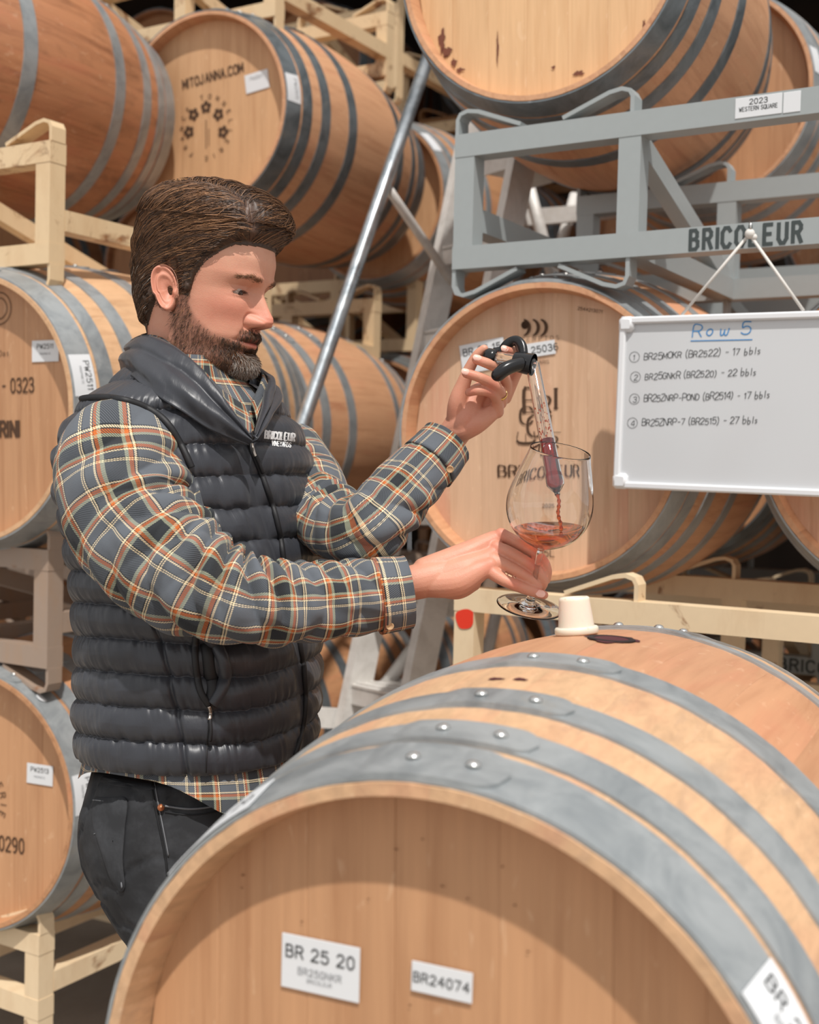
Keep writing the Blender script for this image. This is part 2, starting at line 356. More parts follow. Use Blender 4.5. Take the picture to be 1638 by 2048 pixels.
def lettering(name,text,O,X,Y,N,h,mat,parent,wt=.13,style='plain',center=True,track=1.0,kinkseed=0,asp=1.0):
    """flat strokes: O origin, X right dir, Y up dir, N outward; h cap height"""
    O,X,Y,N=[np.array(a,float) for a in(O,X,Y,N)]; s=h/6; adv=0; st=[]
    r=random.Random(kinkseed)
    for ch in text:
        if ch==' ': adv+=3.2; continue
        wv=GW.get(ch,1.); dx=0
        jy=r.uniform(-.4,.4) if style=='hand' else 0; js=r.uniform(.85,1.1) if style=='hand' else 1
        for line in G[ch]:
            st.append([((adv+(x-GX.get(ch,0))*js+(y*.12 if style=='hand' else 0))*asp,y*js+jy) for x,y in line])
        adv+=(4.0*wv+1.7)*track
    tot=(adv-1.7)*asp; v=[];f=[]
    def rib(a,b,w):
        d=np.array(b)-np.array(a);L=np.hypot(*d)
        if L<1e-6:return
        d/=L;p=np.array([-d[1],d[0]])*w/2;a=np.array(a)-d*w*.35;b=np.array(b)+d*w*.35
        n0=len(v);v.extend([a-p,b-p,b+p,a+p]);f.append((n0,n0+1,n0+2,n0+3))
    W0=6*wt
    for line in st:
        pts=np.array(line)
        if len(pts)>3 and style!='block':
            pts=cat(pts,len(pts)*3) if style in('hand','serif') else pts
        for a,b in zip(pts[:-1],pts[1:]):
            d=np.array(b)-np.array(a);L=np.hypot(*d)
            w=W0
            if style=='serif': w=W0*(.35+1.25*abs(d[1])/(L+1e-9))
            if style=='stencil' and L>3.5:
                m=(np.array(a)+np.array(b))/2; u=d/L*.35; rib(a,m-u,w);rib(m+u,b,w);continue
            rib(a,b,w)
        if style=='serif':
            for e,g in((line[0],line[1]),(line[-1],line[-2])):
                if abs(e[0]-g[0])<.5: rib((e[0]-.75,e[1]),(e[0]+.75,e[1]),W0*.35)
    vv=[O+X*((p[0]-(tot/2 if center else 0))*s)+Y*((p[1]-3)*s)+N*(k*2e-7) for k,p in enumerate(v)]
    return obj(name,mesh(name,vv,f,mat,False),parent)
# ------------------------------------------------------------------ barrels
BL=.95;RE=.295;RB=.357;NST=28;TH=.027;REC=.040
def prof(t): q=(t-BL/2)/(BL/2); return RB-(RB-RE)*q*q
HOOPS=[(.0015,.058),(.068,.106),(.150,.190),(.285,.328)]
cache={}
def stave_me(mat):
    k=('st',mat.name)
    if k in cache:return cache[k]
    ts=np.unique(np.concatenate([[0,.012,REC],np.linspace(.08,BL-.08,17),[BL-REC,BL-.012,BL]]));na=4;half=math.pi/NST
    v=[];f=[]
    def P(a,t,r):return (r*math.sin(a),t,r*math.cos(a))
    for t in ts:
        r=prof(t);e=min(t,BL-t);ri=r-TH+(max(0,(REC-.004)-e)*.42)
        if e<.005: r-=.0015
        ang=np.linspace(-half,half,na+1)
        for i,a in enumerate(ang):
            rr=r-(.0006 if i in(0,na) else 0); v.append(P(a*.9992,t,rr))
        for a in ang[::-1]: v.append(P(a*.9992,t,ri))
    m=2*(na+1)
    for i in range(len(ts)-1):
        for k2 in range(m): f.append((i*m+k2,i*m+(k2+1)%m,(i+1)*m+(k2+1)%m,(i+1)*m+k2))
    f+=[tuple(range(m)),tuple((len(ts)-1)*m+q for q in range(m))[::-1]]
    mb=MB();mb.add(v,f);me=mb.me('stave',mat,True,35);cache[k]=me;return me
def plank_mes(mat,seed):
    k=('pl',mat.name,seed)
    if k in cache:return cache[k]
    r=random.Random(seed);R=RE-TH+.0105;edges=[-R]
    nn=7;w=[r.uniform(.8,1.25) for _ in range(nn)];sw=sum(w);x=-R
    for q in w: x+=q/sw*2*R;edges.append(x)
    out=[]
    for a,b in zip(edges[:-1],edges[1:]):
        g=.00008;xs=np.linspace(a+g,b-g,9);xs=np.clip(xs,-R+1e-4,R-1e-4);zt=np.sqrt(R*R-xs*xs)
        loop=[(x_,z_) for x_,z_ in zip(xs,zt)]+[(x_,-z_) for x_,z_ in zip(xs[::-1],zt[::-1])]
        n_=len(loop);ins=[]
        cx=(a+b)/2
        for (x_,z_) in loop: ins.append((cx+(x_-cx)*(1-.0012/(b-a)*2),z_))
        yv=REC+r.uniform(0,.0006)
        v=[(x_,yv,z_) for x_,z_ in ins]+[(x_,yv+.0004,z_) for x_,z_ in loop]+[(x_,REC+.022,z_) for x_,z_ in loop]
        f=[tuple(range(n_))[::-1],tuple(2*n_+q for q in range(n_))]+[(o+q,o+(q+1)%n_,o+n_+(q+1)%n_,o+n_+q) for o in(0,n_) for q in range(n_)]
        mb=MB();mb.add(v,f);out.append(mb.me('head_plank',mat))
    cache[k]=out;return out
def hoop_me(i,mat):
    k=('hp',i,mat.name)
    if k in cache:return cache[k]
    a,b=HOOPS[i];n_=96;mb=MB();th=.0026
    ts=np.linspace(a,b,3);pr=[(prof(t)+th,t) for t in ts]+[(prof(t)-.0008,t) for t in ts[::-1]]
    v=[(r_*math.sin(2*math.pi*q/n_),t,r_*math.cos(2*math.pi*q/n_)) for r_,t in pr for q in range(n_)];m=len(pr)
    f=[(i2*n_+q,i2*n_+(q+1)%n_,((i2+1)%m)*n_+(q+1)%n_,((i2+1)%m)*n_+q) for i2 in range(m) for q in range(n_)];mb.add(v,f)
    # overlap tab with rounded end
    w=b-a;L=.125;a0=.215-L/prof((a+b)/2);seg=26;v=[];
    for q in range(seg+1):
        s_=q/seg*L;d=L-s_;hw=w/2*.97;
        if d<w/2: hw=math.sqrt(max(1e-8,(w/2)**2-(w/2-d)**2))*.97
        for sg,off in((-1,1),(1,1),(1,0),(-1,0)):
            t=(a+b)/2+sg*hw;rr=prof(t)+th+ (.0026*off*min(1,q/3));an=a0+s_/prof(t);v.append((rr*math.sin(an),t,rr*math.cos(an)))
    f=[(q*4+j,q*4+(j+1)%4,q*4+4+(j+1)%4,q*4+4+j) for q in range(seg) for j in range(4)]+[(0,1,2,3),(seg*4+3,seg*4+2,seg*4+1,seg*4)];mb.add(v,f)
    me=mb.me('hoop',mat,True,30);cache[k]=me;return me
def rivet_me():
    if 'rv' in cache:return cache['rv']
    mb=MB();mb.lathe([(.0065,0),(.0062,.0012),(.0045,.003),(.0022,.0038),(0.0001,.004)],12);cache['rv']=mb.me('rivet',M['rivet'],True);return cache['rv']
class Barrel: pass
def barrel(pos,yaw,elev,label,stave='stave',head='head',hoop='hoop',spin=0.,hoopspin=0.,rivets=True,rear=True,group=None,bung='silicone',seed=1):
    b=Barrel();root=thing('wine_barrel',label,'barrel',group=group)
    root.location=(pos[0],pos[1],pos[2]+CZ); root.rotation_euler=(elev,0,-yaw); b.o=root
    b.M=Matrix.Translation(root.location)@root.rotation_euler.to_matrix().to_4x4(); b.Mi=b.M.inverted()
    sm=stave_me(M[stave])
    for i in range(NST):
        o=obj('stave',sm,root);o.rotation_euler=(0,spin+2*math.pi*(i+.5)/NST,0)
    for pm in plank_mes(M[head],seed): obj('head_plank',pm,root)
    flip=Matrix.Translation((0,BL,0))@Matrix.Rotation(math.pi,4,'Z')
    if rear:
        for pm in plank_mes(M[head],seed+1): o=obj('head_plank',pm,root);o.matrix_local=flip
    for e in range(2):
        for i in range(4):
            o=obj('hoop',hoop_me(i,M[hoop]),root); ang=hoopspin+(0 if e==0 else .05)
            o.matrix_local=(Matrix.Rotation(ang,4,'Y') if e==0 else flip@Matrix.Rotation(-ang,4,'Y'))
            if rivets:
                t=sum(HOOPS[i])/2
                for aa in(-.085,.055+.0*i):
                    rv=obj('rivet',rivet_me(),o); an=aa*.357/prof(t)+.05;rr=prof(t)+.0050
                    rv.location=(rr*math.sin(an),t,rr*math.cos(an));rv.rotation_euler=(0,an,0)
    mb=MB();R_=Matrix.Translation((0,BL/2,0))
    if bung:
        mb.lathe([(.028,RB-.004),(.028,RB+.006),(.024,RB+.010),(.0001,RB+.010)],20,R_);mb.build('bung',M[bung],root,True,40)
    return b
def on_head(b,px,py,y=REC-.0012):
    """local x,z on the front head under a pixel"""
    n_=np.array((b.M.to_3x3()@Vector((0,1,0)))[:]);p0=np.array((b.M@Vector((0,y,0)))[:]);p=hitplane(px,py,p0,n_)
    q=b.Mi@Vector(p);return q.x,q.z
YB=REC-.0015
def head_text(b,text,px,py,h,mat='burn',rot=0,**k):
    x,z=on_head(b,px,py); c,s=math.cos(rot),math.sin(rot)
    return lettering('lettering',text,(x,YB,z),(c,0,s),(-s,0,c),(0,-1,0),h,M[mat],b.o,**k)
def head_sticker(b,px,py,w,h,rot=0,lines=(),mat='paper',label=None):
    x,z=on_head(b,px,py);mb=MB();c,s=math.cos(rot),math.sin(rot);Mx=Matrix(((c,0,-s,x),(0,1,0,YB-.0004),(s,0,c,z),(0,0,0,1)))
    mb.box((0,0,0),(w,.0008,h),Mx,bev=.0003);o=mb.build('sticker',M[mat],b.o,label=label)
    for t,dz,hh,m in lines:
        lettering('lettering',t,(x-s*dz,YB-.0014,z+c*dz),(c,0,s),(-s,0,c),(0,-1,0),hh,M[m],o,wt=.14)
    return o
def band_sticker(b,ang,t0,t1,arc,lines=(),off=.0030,name='sticker',mat='paper',textflip=False):
    n_=10;v=[];
    for i in range(n_+1):
        a=ang-arc/2+arc*i/n_
        for t in(t0,t1):
            for o_ in(off,off+.0008):v.append(((prof(t)+o_)*math.sin(a),t,(prof(t)+o_)*math.cos(a)))
    f=[]
    for i in range(n_):
        q=i*4;f+=[(q+1,q+5,q+7,q+3),(q,q+2,q+6,q+4),(q,q+4,q+5,q+1),(q+2,q+3,q+7,q+6)]
    f+=[(0,1,3,2),(n_*4,n_*4+2,n_*4+3,n_*4+1)]
    o=MB().add(v,f).build(name,M[mat],b.o,True,30)
    for t,fr,hh,m,w_ in lines:
        tt=t0+(t1-t0)*fr;r_=prof(tt)+off+.0012
        # text runs around the band, its top toward the barrel middle
        R=np.array([math.sin(ang),0,math.cos(ang)]);X=np.array([math.cos(ang),0,-math.sin(ang)])
        L=lettering('lettering',t,R*r_+np.array([0,tt,0]),X,(0,1,0),R,hh,M[m],o,wt=.14)
        for vt in L.data.vertices:
            s_=Vector(vt.co).dot(Vector(X)); a=ang+s_/r_; rr=prof(vt.co.y)+off+.0012; vt.co=(rr*math.sin(a),vt.co.y,rr*math.cos(a))
    return o
#--SETTING--
#--OBJECTS--
# ------------------------------------------------------------------ the place: floor; added dark walls and roof that block the sky behind the stacks
def struct(name,me): o=obj(name,me);o['kind']='structure';return o
mb=MB();mb.box((0,4,-.05),(26,22,.1));struct('floor',mb.me('floor',M['floor']))
mb=MB()
for i in range(60): mb.box((-11.8+i*.4,9.0+.03*(i%2),3.2),(.395,.05,6.4))
struct('shade_wall_back',mb.me('shade_wall_back',M['wall']))  # added dark wall, hides the sky behind the stacks
mb=MB();mb.box((0,6.6,4.45),(10.4,5.2,.10));struct('shade_roof',mb.me('shade_roof',M['wall']))  # added roof out of view, cuts sky light to darken the gaps
for nm,x in(('shade_wall_left',-5.2),('shade_wall_right',5.2)):  # added side walls out of view, darken the space behind the stacks
    mb=MB()
    for i in range(13): mb.box((x+.03*(i%2),4.3+i*.4,2.25),(.05,.395,4.5))
    struct(nm,mb.me(nm,M['wall']))
# ------------------------------------------------------------------ barrels
Y25=math.radians(25.3); AX=np.array([math.sin(Y25),math.cos(Y25),0]);UX=np.array([math.cos(Y25),-math.sin(Y25),0])
A=barrel((.003,.917,-.520),.436,-.012,'large oak wine barrel in the foreground with four riveted grey hoops and open bung hole',stave='stave',head='head_front',spin=.04,hoopspin=.0,bung=None,seed=3)
B=barrel((.247,2.417,.102),.453,.02,'oak barrel with branded head behind the raised hand and the wine glass',stave='stave_tan',head='head_pink',seed=4)
Cc=barrel((.253,2.458,1.061),.441,.012,'pale-headed barrel at the top, resting on the grey steel rack',stave='stave_tan',head='head_pale',hoop='hoop_dark',seed=5,hoopspin=.4)
D=barrel((-.620,3.652,1.103),.442,-.004,'barrel with a flower emblem on its head, above and behind the man',stave='stave_tan',head='head',hoop='hoop_dark',seed=6,hoopspin=.3)
E_=barrel((-.967,2.691,.166),.458,.015,'barrel at the left edge numbered 0323, behind the man\'s shoulder',stave='stave_raw',head='head_front',seed=7,bung='bung_dark')
F_=barrel((-1.00,2.75,-.712),.40,-.01,'barrel at the lower left edge numbered 0290, behind the jeans',stave='stave_dull',head='head_front',seed=8,hoopspin=.25)
Gb=barrel((-1.391,2.953,1.095),.469,.008,'dark reddish barrel in the top left corner with a wide grey hoop',stave='stave_red',head='head_front',hoop='hoop',seed=9,hoopspin=.5)
Hb=barrel((-.62,3.652,.175),.43,.0,'barrel behind the man\'s chin and the slanting steel tube',stave='stave_tan',head='head',seed=10,hoopspin=.5)
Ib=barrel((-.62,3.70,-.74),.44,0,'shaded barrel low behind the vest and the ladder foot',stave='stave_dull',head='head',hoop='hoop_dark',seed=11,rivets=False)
def off(b,a,u,dz=0):return (b[0]+AX[0]*a+UX[0]*u,b[1]+AX[1]*a+UX[1]*u,b[2]+dz)
Kb=barrel(off((.247,2.417,.102),0,.725,-.01),.45,.01,'barrel cut by the right edge, under the whiteboard',stave='stave_tan',head='head_pink',seed=12)
Jb=barrel(off((.253,2.458,1.061),1.06,.10,.0),.44,0,'barrel at the top right edge behind the pale-headed barrel',stave='stave_tan',head='head_front',seed=13,rivets=False)
Mb=barrel(off((-.62,3.652,1.06),1.05,.03),.44,0,'barrel with a white hoop label between the steel tube and the grey rack',stave='stave_dull',head='head',seed=14,rivets=False)
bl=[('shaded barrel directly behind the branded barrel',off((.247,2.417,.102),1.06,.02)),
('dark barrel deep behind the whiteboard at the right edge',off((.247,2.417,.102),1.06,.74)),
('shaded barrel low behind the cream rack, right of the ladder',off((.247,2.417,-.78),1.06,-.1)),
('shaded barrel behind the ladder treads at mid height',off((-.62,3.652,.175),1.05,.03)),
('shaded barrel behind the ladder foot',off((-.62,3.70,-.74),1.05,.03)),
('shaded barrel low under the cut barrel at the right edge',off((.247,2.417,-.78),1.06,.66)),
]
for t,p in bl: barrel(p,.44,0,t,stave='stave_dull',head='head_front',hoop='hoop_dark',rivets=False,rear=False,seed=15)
# second line of stacks, far back, in wood darkened to suggest shade
k=0
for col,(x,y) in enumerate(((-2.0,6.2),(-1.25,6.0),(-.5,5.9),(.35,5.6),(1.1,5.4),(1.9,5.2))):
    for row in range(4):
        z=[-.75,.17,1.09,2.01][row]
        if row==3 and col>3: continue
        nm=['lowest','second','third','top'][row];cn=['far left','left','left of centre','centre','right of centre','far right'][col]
        barrel((x,y,z),.44,0,f'dim barrel coloured for shade far back, {nm} tier of the {cn} stack',stave='stave_shade_tone',head='head_shade_tone',hoop='hoop_dark',rivets=False,rear=False,seed=16,bung=None,group='dim barrels coloured for shade far back')
# extra parts of the front barrel: bung hole, stains
mb=MB();mb.lathe([(.0265,RB-.0002),(.0255,RB+.0010),(.020,RB+.0012),(.018,RB-.001),(.0165,RB-.02),(.0001,RB-.02)],28,Matrix.Rotation(.055,4,'Y')@Matrix.Translation((0,BL/2-.005,0)))
mb.build('bung_hole',M['hole'],A.o,True)
def patch(b,ang,t,ra,rt,mat,name='stain',seed=0,off_=.0007):
    n_=40;v=[];r=random.Random(seed)
    ph=[r.uniform(0,6.3) for _ in range(5)]
    for ring in(0,.6,1):
        for i in range(n_):
            a=2*math.pi*i/n_;q=1+.16*math.sin(3*a+ph[0])+.10*math.sin(7*a+ph[1])+.06*math.sin(13*a+ph[2])
            aa=ang+math.cos(a)*ra/RB*q*ring;tt=t+math.sin(a)*rt*q*ring;rr=prof(tt)+off_;v.append((rr*math.sin(aa),tt,rr*math.cos(aa)))
    f=[(k2*n_+i,k2*n_+(i+1)%n_,(k2+1)*n_+(i+1)%n_,(k2+1)*n_+i) for k2 in(0,1) for i in range(n_)]
    return obj(name,mesh(name,v,f,M[mat]),b.o)
patch(A,.055,BL/2-.005,.027,.030,'stain','wine_stain',2)
patch(A,-.075,.235,.008,.004,'stain','ink_smudge',4);patch(A,-.005,.236,.007,.004,'stain','ink_smudge',7)
def head_stain(b,px,py,rx,rz,mat,seed,name='stain'):
    x,z=on_head(b,px,py);r=random.Random(seed);n_=36;p_=[r.uniform(0,6.3) for _ in range(4)]
    v=[(x+rx*math.cos(a)*(1+.3*math.sin(3*a+p_[0])+.2*math.sin(8*a+p_[1])),YB-.0001,z+rz*math.sin(a)*(1+.3*math.sin(4*a+p_[2])+.15*math.sin(11*a+p_[3]))) for a in np.linspace(0,2*math.pi,n_,False)]
    return obj(name,mesh(name,v,[tuple(range(n_))],M[mat],False),b.o)
for i,(px,py,a,c) in enumerate(((884,82,.007,.022),(893,104,.010,.010),(908,126,.006,.008),(920,140,.009,.004),(995,96,.0022,.03),(1158,146,.010,.005),(1107,135,.004,.003),(1288,50,.003,.010))): head_stain(Cc,px,py,a,c,'stain_brown',i)
for i,(px,py) in enumerate(((1005,1733),(935,1797),(885,1772),(737,1798),(604,1843),(792,1698),(845,1678),(1030,1810),(486,1750),(484,1775),(820,2010),(1056,1903))): head_stain(A,px,py,.0008+.0003*(i%3),.0007,'speck',20+i,'speck')
# stickers and brands
head_sticker(A,641,1934,.073,.045,-.02,[('BR 25 20',.009,.0098,'ink'),('BR25GNKR',-.006,.0055,'ink_faint'),('BRICOLEUR',-.013,.003,'ink_faint')])
head_sticker(A,884,1963,.052,.024,-.03,[('BR24074',0,.0074,'ink')])
band_sticker(A,math.radians(63),.003,.056,.32,[('BR 25 20',.66,.013,'ink',1),('BR25GNKR',.36,.006,'ink_faint',1)],off=.0036)
band_sticker(A,math.radians(-40),.003,.056,.34,[('BR 25 20',.5,.013,'ink',1)],off=.0036)
r0=-.03
head_sticker(B,966,712,.098,.060,.14,[('BR 25 15',.014,.0135,'ink')])
head_sticker(B,1075,699,.075,.028,.10,[('BR 25036',0,.0125,'ink')])
for px,q in((1052,1.0),(1070,.9),(1086,.8)):
    x,z=on_head(B,px,655);a=np.linspace(-1.25,1.25,14);mb=MB();v=[];R_=.017
    for t in a: w=.0030*math.cos(t)+.0004;v+=[(x+(R_-w)*math.cos(t)-.01,YB-.0002,z+(R_-w)*math.sin(t)),(x+(R_+w)*math.cos(t)-.01,YB-.0002,z+(R_+w)*math.sin(t))]
    obj('brand_mark',mesh('brand_mark',v,[(2*i,2*i+1,2*i+3,2*i+2) for i in range(13)],M['burn']),B.o)
x,z=on_head(B,1050,650);mb=MB();mb.lathe([(.005,0),(.008,0)],18,Matrix.Translation((x,YB-.0003,z))@Matrix.Rotation(math.pi/2,4,'X'));mb.build('brand_mark',M['burn'],B.o)
head_text(B,'TEMPTOS',1082,677,.0085,track=1.5,wt=.08)
head_text(B,'PARIS',1085,724,.007,wt=.1)
for ch,px,py,h_,a_,w_ in(('B',1061,801,.046,.85,.10),('R',1091,809,.032,.95,.11),('I',1113,797,.038,1,.11),('C',1053,831,.034,1.1,.09),('O',1069,852,.041,1.0,.085),('L',1112,848,.033,1.1,.10),('U',1077,894,.026,1.,.11),('R',1108,884,.022,1.,.11)):
    head_text(B,ch,px,py,h_,style='serif',wt=w_,asp=a_)
x,z=on_head(B,1052,873);lettering('lettering','E',(x,YB,z),(0,0,1),(-1,0,0),(0,-1,0),.034,M['burn'],B.o,style='serif',wt=.10)
head_text(B,'BRICOLEUR',1084,942,.021,style='serif',wt=.15,track=1.05,asp=1.1)
head_text(B,'2025',1096,1012,.008,wt=.14)
head_text(B,'225L',1086,1106,.014,wt=.12)
head_text(B,'2544213071',1180,620,.006,wt=.13,rot=-.2)
# flower emblem barrel
head_text(D,'MITOJANNA.COM',425,152,.026,rot=.10,wt=.16,asp=.75)
head_sticker(D,514,163,.080,.055,.12,[('PW2511',.012,.009,'ink_faint')])
for i in range(9):
    a=math.radians(90+(i-4)*46) 
    if i in(0,8): continue
    cx,cz=412+38*math.cos(a)*.9,262-48*math.sin(a)
    x,z=on_head(D,cx,cz)
    if abs(i-4)>2: continue
    v=[];f=[]
    for p in range(5):
        b0=2*math.pi*p/5+a;n0=len(v)
        for q in range(8): t=2*math.pi*q/8;v.append((x+.012*math.cos(b0)+.0075*math.cos(t),YB,z+.012*math.sin(b0)+.0075*math.sin(t)))
        f.append(tuple(range(n0,n0+8)))
    obj('flower_brand',mesh('flower_brand',v,f,M['burn'],False),D.o)
ccx,ccz=on_head(D,412,255)
for i,ch in enumerate('TONNELLERIE FRANCE '*1):
    a=math.radians(100-i*19);
    if ch==' ':continue
    lettering('lettering',ch,(ccx+.088*math.cos(a),YB,ccz+.092*math.sin(a)),(math.sin(a),0,-math.cos(a)),(math.cos(a),0,math.sin(a)),(0,-1,0),.013,M['burn'],D.o,wt=.15)
mb=MB();mb.box((ccx,YB+.0003,ccz-.02),(.0025,.0004,.085));mb.box((ccx+.01,YB+.0003,ccz-.03),(.002,.0004,.05));mb.build('brand_mark',M['burn'],D.o)
band_sticker(D,math.radians(83),.004,.055,.27,[('PW2511',.7,.012,'ink_faint',1)])
# numbered barrels
head_sticker(E_,91,702,.075,.046,-.02,[('PW2511',.010,.0095,'ink'),('PROPRIETE',-.006,.004,'ink_faint')])
band_sticker(E_,math.radians(78),.004,.056,.30,[('PW2511',.72,.013,'ink',1),('PROPRIETE',.4,.005,'ink_faint',1)])
head_text(E_,'A 25 - 0323',10,772,.030,wt=.12,asp=.62)
head_text(E_,'MERCURINI',-20,859,.032,wt=.22,style='plain',asp=.75)
head_text(E_,'Day'.replace('D','D').replace('a','a').replace('y','s'),8,706,.012,wt=.1)
x,z=on_head(E_,-2,617);mb=MB()
for R_ in(.034,.022): mb.ringflat((x,YB-.0003,z),R_,R_+.002)
mb.build('brand_mark',M['burn'],E_.o)
head_sticker(F_,80,1549,.072,.045,-.03,[('PW2513',.010,.0095,'ink'),('PROPRIETE',-.006,.004,'ink_faint')])
band_sticker(F_,math.radians(83),.004,.056,.29,[('PW2513',.72,.013,'ink',1),('PROPRIETE',.4,.005,'ink_faint',1)])
head_text(F_,'A 25 - 0290',-14,1684,.032,wt=.12,asp=.62)
for i,ch in enumerate('TONNELLERIE SAONE'):
    a=math.radians(150-i*17);x,z=on_head(F_,-45,1600)
    if ch!=' ': lettering('lettering',ch,(x+.075*math.cos(a),YB,z+.075*math.sin(a)),(math.sin(a),0,-math.cos(a)),(math.cos(a),0,math.sin(a)),(0,-1,0),.016,M['burn'],F_.o,wt=.13)
mb=MB();mb.lathe([(.014,0),(.014,.001),(.0001,.001)],20,Matrix.Rotation(math.radians(38),4,'Y')@Matrix.Translation((0,.03,prof(.03)+.002)));mb.build('round_sticker',M['paper'],F_.o)
band_sticker(Hb,math.radians(50),.004,.055,.33,[])
band_sticker(Mb,math.radians(50),.004,.055,.30,[])
band_sticker(Jb,math.radians(78),.004,.055,.24,[])
# ------------------------------------------------------------------ steel barrel racks
PS=math.radians(31);RO=math.radians(1.6)
XR=np.array([math.cos(PS)*math.cos(RO),-math.sin(PS)*math.cos(RO),-math.sin(RO)]);YR=np.array([math.sin(PS),math.cos(PS),0]);ZR=np.cross(XR,YR)
RM=Matrix(((XR[0],YR[0],ZR[0]),(XR[1],YR[1],ZR[1]),(XR[2],YR[2],ZR[2])))
def rack(plane_xy,px,pyt,pyb,side,mat,label,legs=False,name='barrel_rack',rear=True,D=.62,group=None,lower=True,q=.046,L=1.12):
    """two-barrel rack: anchored at its left ('L') or right ('R') end where the front frame passes under pixel column px"""
    p0=np.array([plane_xy[0],plane_xy[1],CZ])
    pt=hitplane(px,pyt,p0,YR);pb=hitplane(px,pyb,p0,YR)
    Hh=float(np.dot(pt-pb,ZR)); o_=pb-(XR*L if side=='R' else 0)
    root=thing(name,label,'rack',o_,RM.to_euler(),group)
    def bar_(nm,a,b,w=q,h=q,up=(0,0,1)): return MB().bar(a,b,w,h,up).build(nm,mat,root)
    h=q/2
    for y in((0,D) if rear else (0,)):
        bar_('top_beam',(0,y,Hh),(L,y,Hh)); bar_('bottom_beam',(0,y,0),(L,y,0))
        for x in(h,.375,L-.375,L-h):
            zb=-o_[2]/ZR[2]+.004 if legs and x in(h,L-h) else h
            bar_('post',(x,y,Hh-h if x not in(h,L-h) else Hh-h),(x,y,h),q-.002,q-.002,(0,1,0))
            if legs and x in(h,L-h): bar_('leg',(x,y,-h),(x,y,zb),q-.002,q-.002,(0,1,0))
        for c in(.19,L-.19):
            for s in(-1,1):
                P=[(c+s*.187,Hh+h),(c+s*.187,Hh+h+.030),(c+s*.181,Hh+h+.041),(c+s*.165,Hh+h+.046),(c+s*.140,Hh+h+.042),(c+s*.045,Hh+h+.006)]
                MB().strip([(a,y,b) for a,b in P],(0,1,0),.040,.008).build('cradle_arm',mat,root)
                if lower:
                    P=[(c+s*.187,-h),(c+s*.187,-h-.034),(c+s*.181,-h-.048),(c+s*.165,-h-.053),(c+s*.138,-h-.047),(c+s*.045,-h-.006)]
                    MB().strip([(a,y,b) for a,b in P],(0,1,0),.040,.008).build('cradle_arm',mat,root)
    for x in(h,L-h):
        bar_('side_rail',(x,h,.35*Hh),(x,D-h,.35*Hh))
    for x in(.375,L-.375):
        bar_('side_rail',(x,h,0),(x,D-h,0)); bar_('brace',(x,h,Hh-.03),(x,D-h,.02),q*.7,q*.9)
    root['_']=0;del root['_']
    return root,o_,Hh,L
gp=(.244,2.44)
GR,go,gH,gL=rack(gp,915,299,520,'L',M['rack_grey'],'grey steel rack at upper right, stencilled, with the whiteboard hung on it',L=1.36)
def gloc(px,py,y=-.023):
    n_=YR;p=hitplane(px,py,np.array(go)+YR*y,n_)-np.array(go);return float(np.dot(p,XR)),float(np.dot(p,ZR))
x,z=gloc(1492,472);lettering('lettering','BRICOLEUR',(x,-.0236,z),(1,0,0),(0,0,1),(0,-1,0),.034,M['stencil'],GR,wt=.20,style='stencil',track=1.25,asp=.62)
x,z=gloc(1517,212);st=MB().box((x,-.0236,z),(.083,.0012,.036),bev=.0005).build('sticker',M['paper'],GR)
lettering('lettering','2023',(x,-.0244,z+.009),(1,0,0),(0,0,1),(0,-1,0),.009,M['ink'],st,wt=.17)
lettering('lettering','WESTERN SQUARE',(x,-.0244,z-.003),(1,0,0),(0,0,1),(0,-1,0),.0072,M['ink'],st,wt=.16,asp=.74)
x,z=gloc(1584,204);MB().box((x,-.0236,z),(.030,.0012,.036),bev=.0005).build('sticker',M['paper'],GR)
bp=(.247-.05*AX[0],2.417-.05*AX[1])
CR,co,_,_=rack(bp,913,1195,1440,'L',M['rack_cream'],'cream steel rack with a red paint spot, under the branded barrel',L=1.36)
pp=hitplane(930,1238,np.array(co)-YR*.0235,YR)-np.array(co)
n_=26;v=[(float(pp@XR)+.021*math.cos(t)*(1+.1*math.sin(3*t)),-.0236,float(pp@ZR)+.022*math.sin(t)*(1+.12*math.sin(2*t+1))) for t in np.linspace(0,6.283,n_,False)]
v=[(min(max(a,.0015),.0445),b,c) for a,b,c in v]
obj('paint_spot',mesh('paint_spot',v,[tuple(range(n_))],M['red'],False),CR,label='red sprayed paint spot')
ep=(-.967+.10*AX[0],2.691+.10*AX[1])
rack(ep,114,306,508,'R',M['rack_rust'],'rust-streaked cream rack on top of the barrel numbered 0323',rear=False)
rack(ep,110,1120,1315,'R',M['rack_taupe'],'brownish grey rack between the two numbered barrels at left')
rack(ep,92,1885,2015,'R',M['rack_cream'],'cream rack on legs at the lower left corner under a barrel',legs=True,lower=False)
dp=(-.62+.15*AX[0],3.652+.15*AX[1])
rack(dp,532,560,728,'R',M['rack_rust'],'rusty rack behind the man\'s forehead, under the flower-emblem barrel')
rack(dp,560,-96,20,'R',M['rack_rust'],'cream rack at the top, lying on the flower-emblem barrel')
rack(dp,532,1180,1330,'R',M['rack_taupe'],'rack hidden behind the man, under the barrel at his chin')
rack(dp,532,1790,1930,'R',M['rack_cream'],'low cream rack on legs behind the jeans',legs=True,lower=False)
mp=(dp[0]+1.05*AX[0],dp[1]+1.05*AX[1])
rack(mp,838,562,690,'R',M['rack_rust'],'rusty cream rack between the steel tube and the aluminium ladder')
rack(mp,800,20,165,'R',M['rack_rust'],'rusty cream rack with an upright post at the top, left of the ladder tube')
rack(mp,838,1140,1260,'R',M['rack_taupe'],'shaded rack behind the ladder treads')
jp=(.247+1.18*AX[0],2.417+1.18*AX[1])
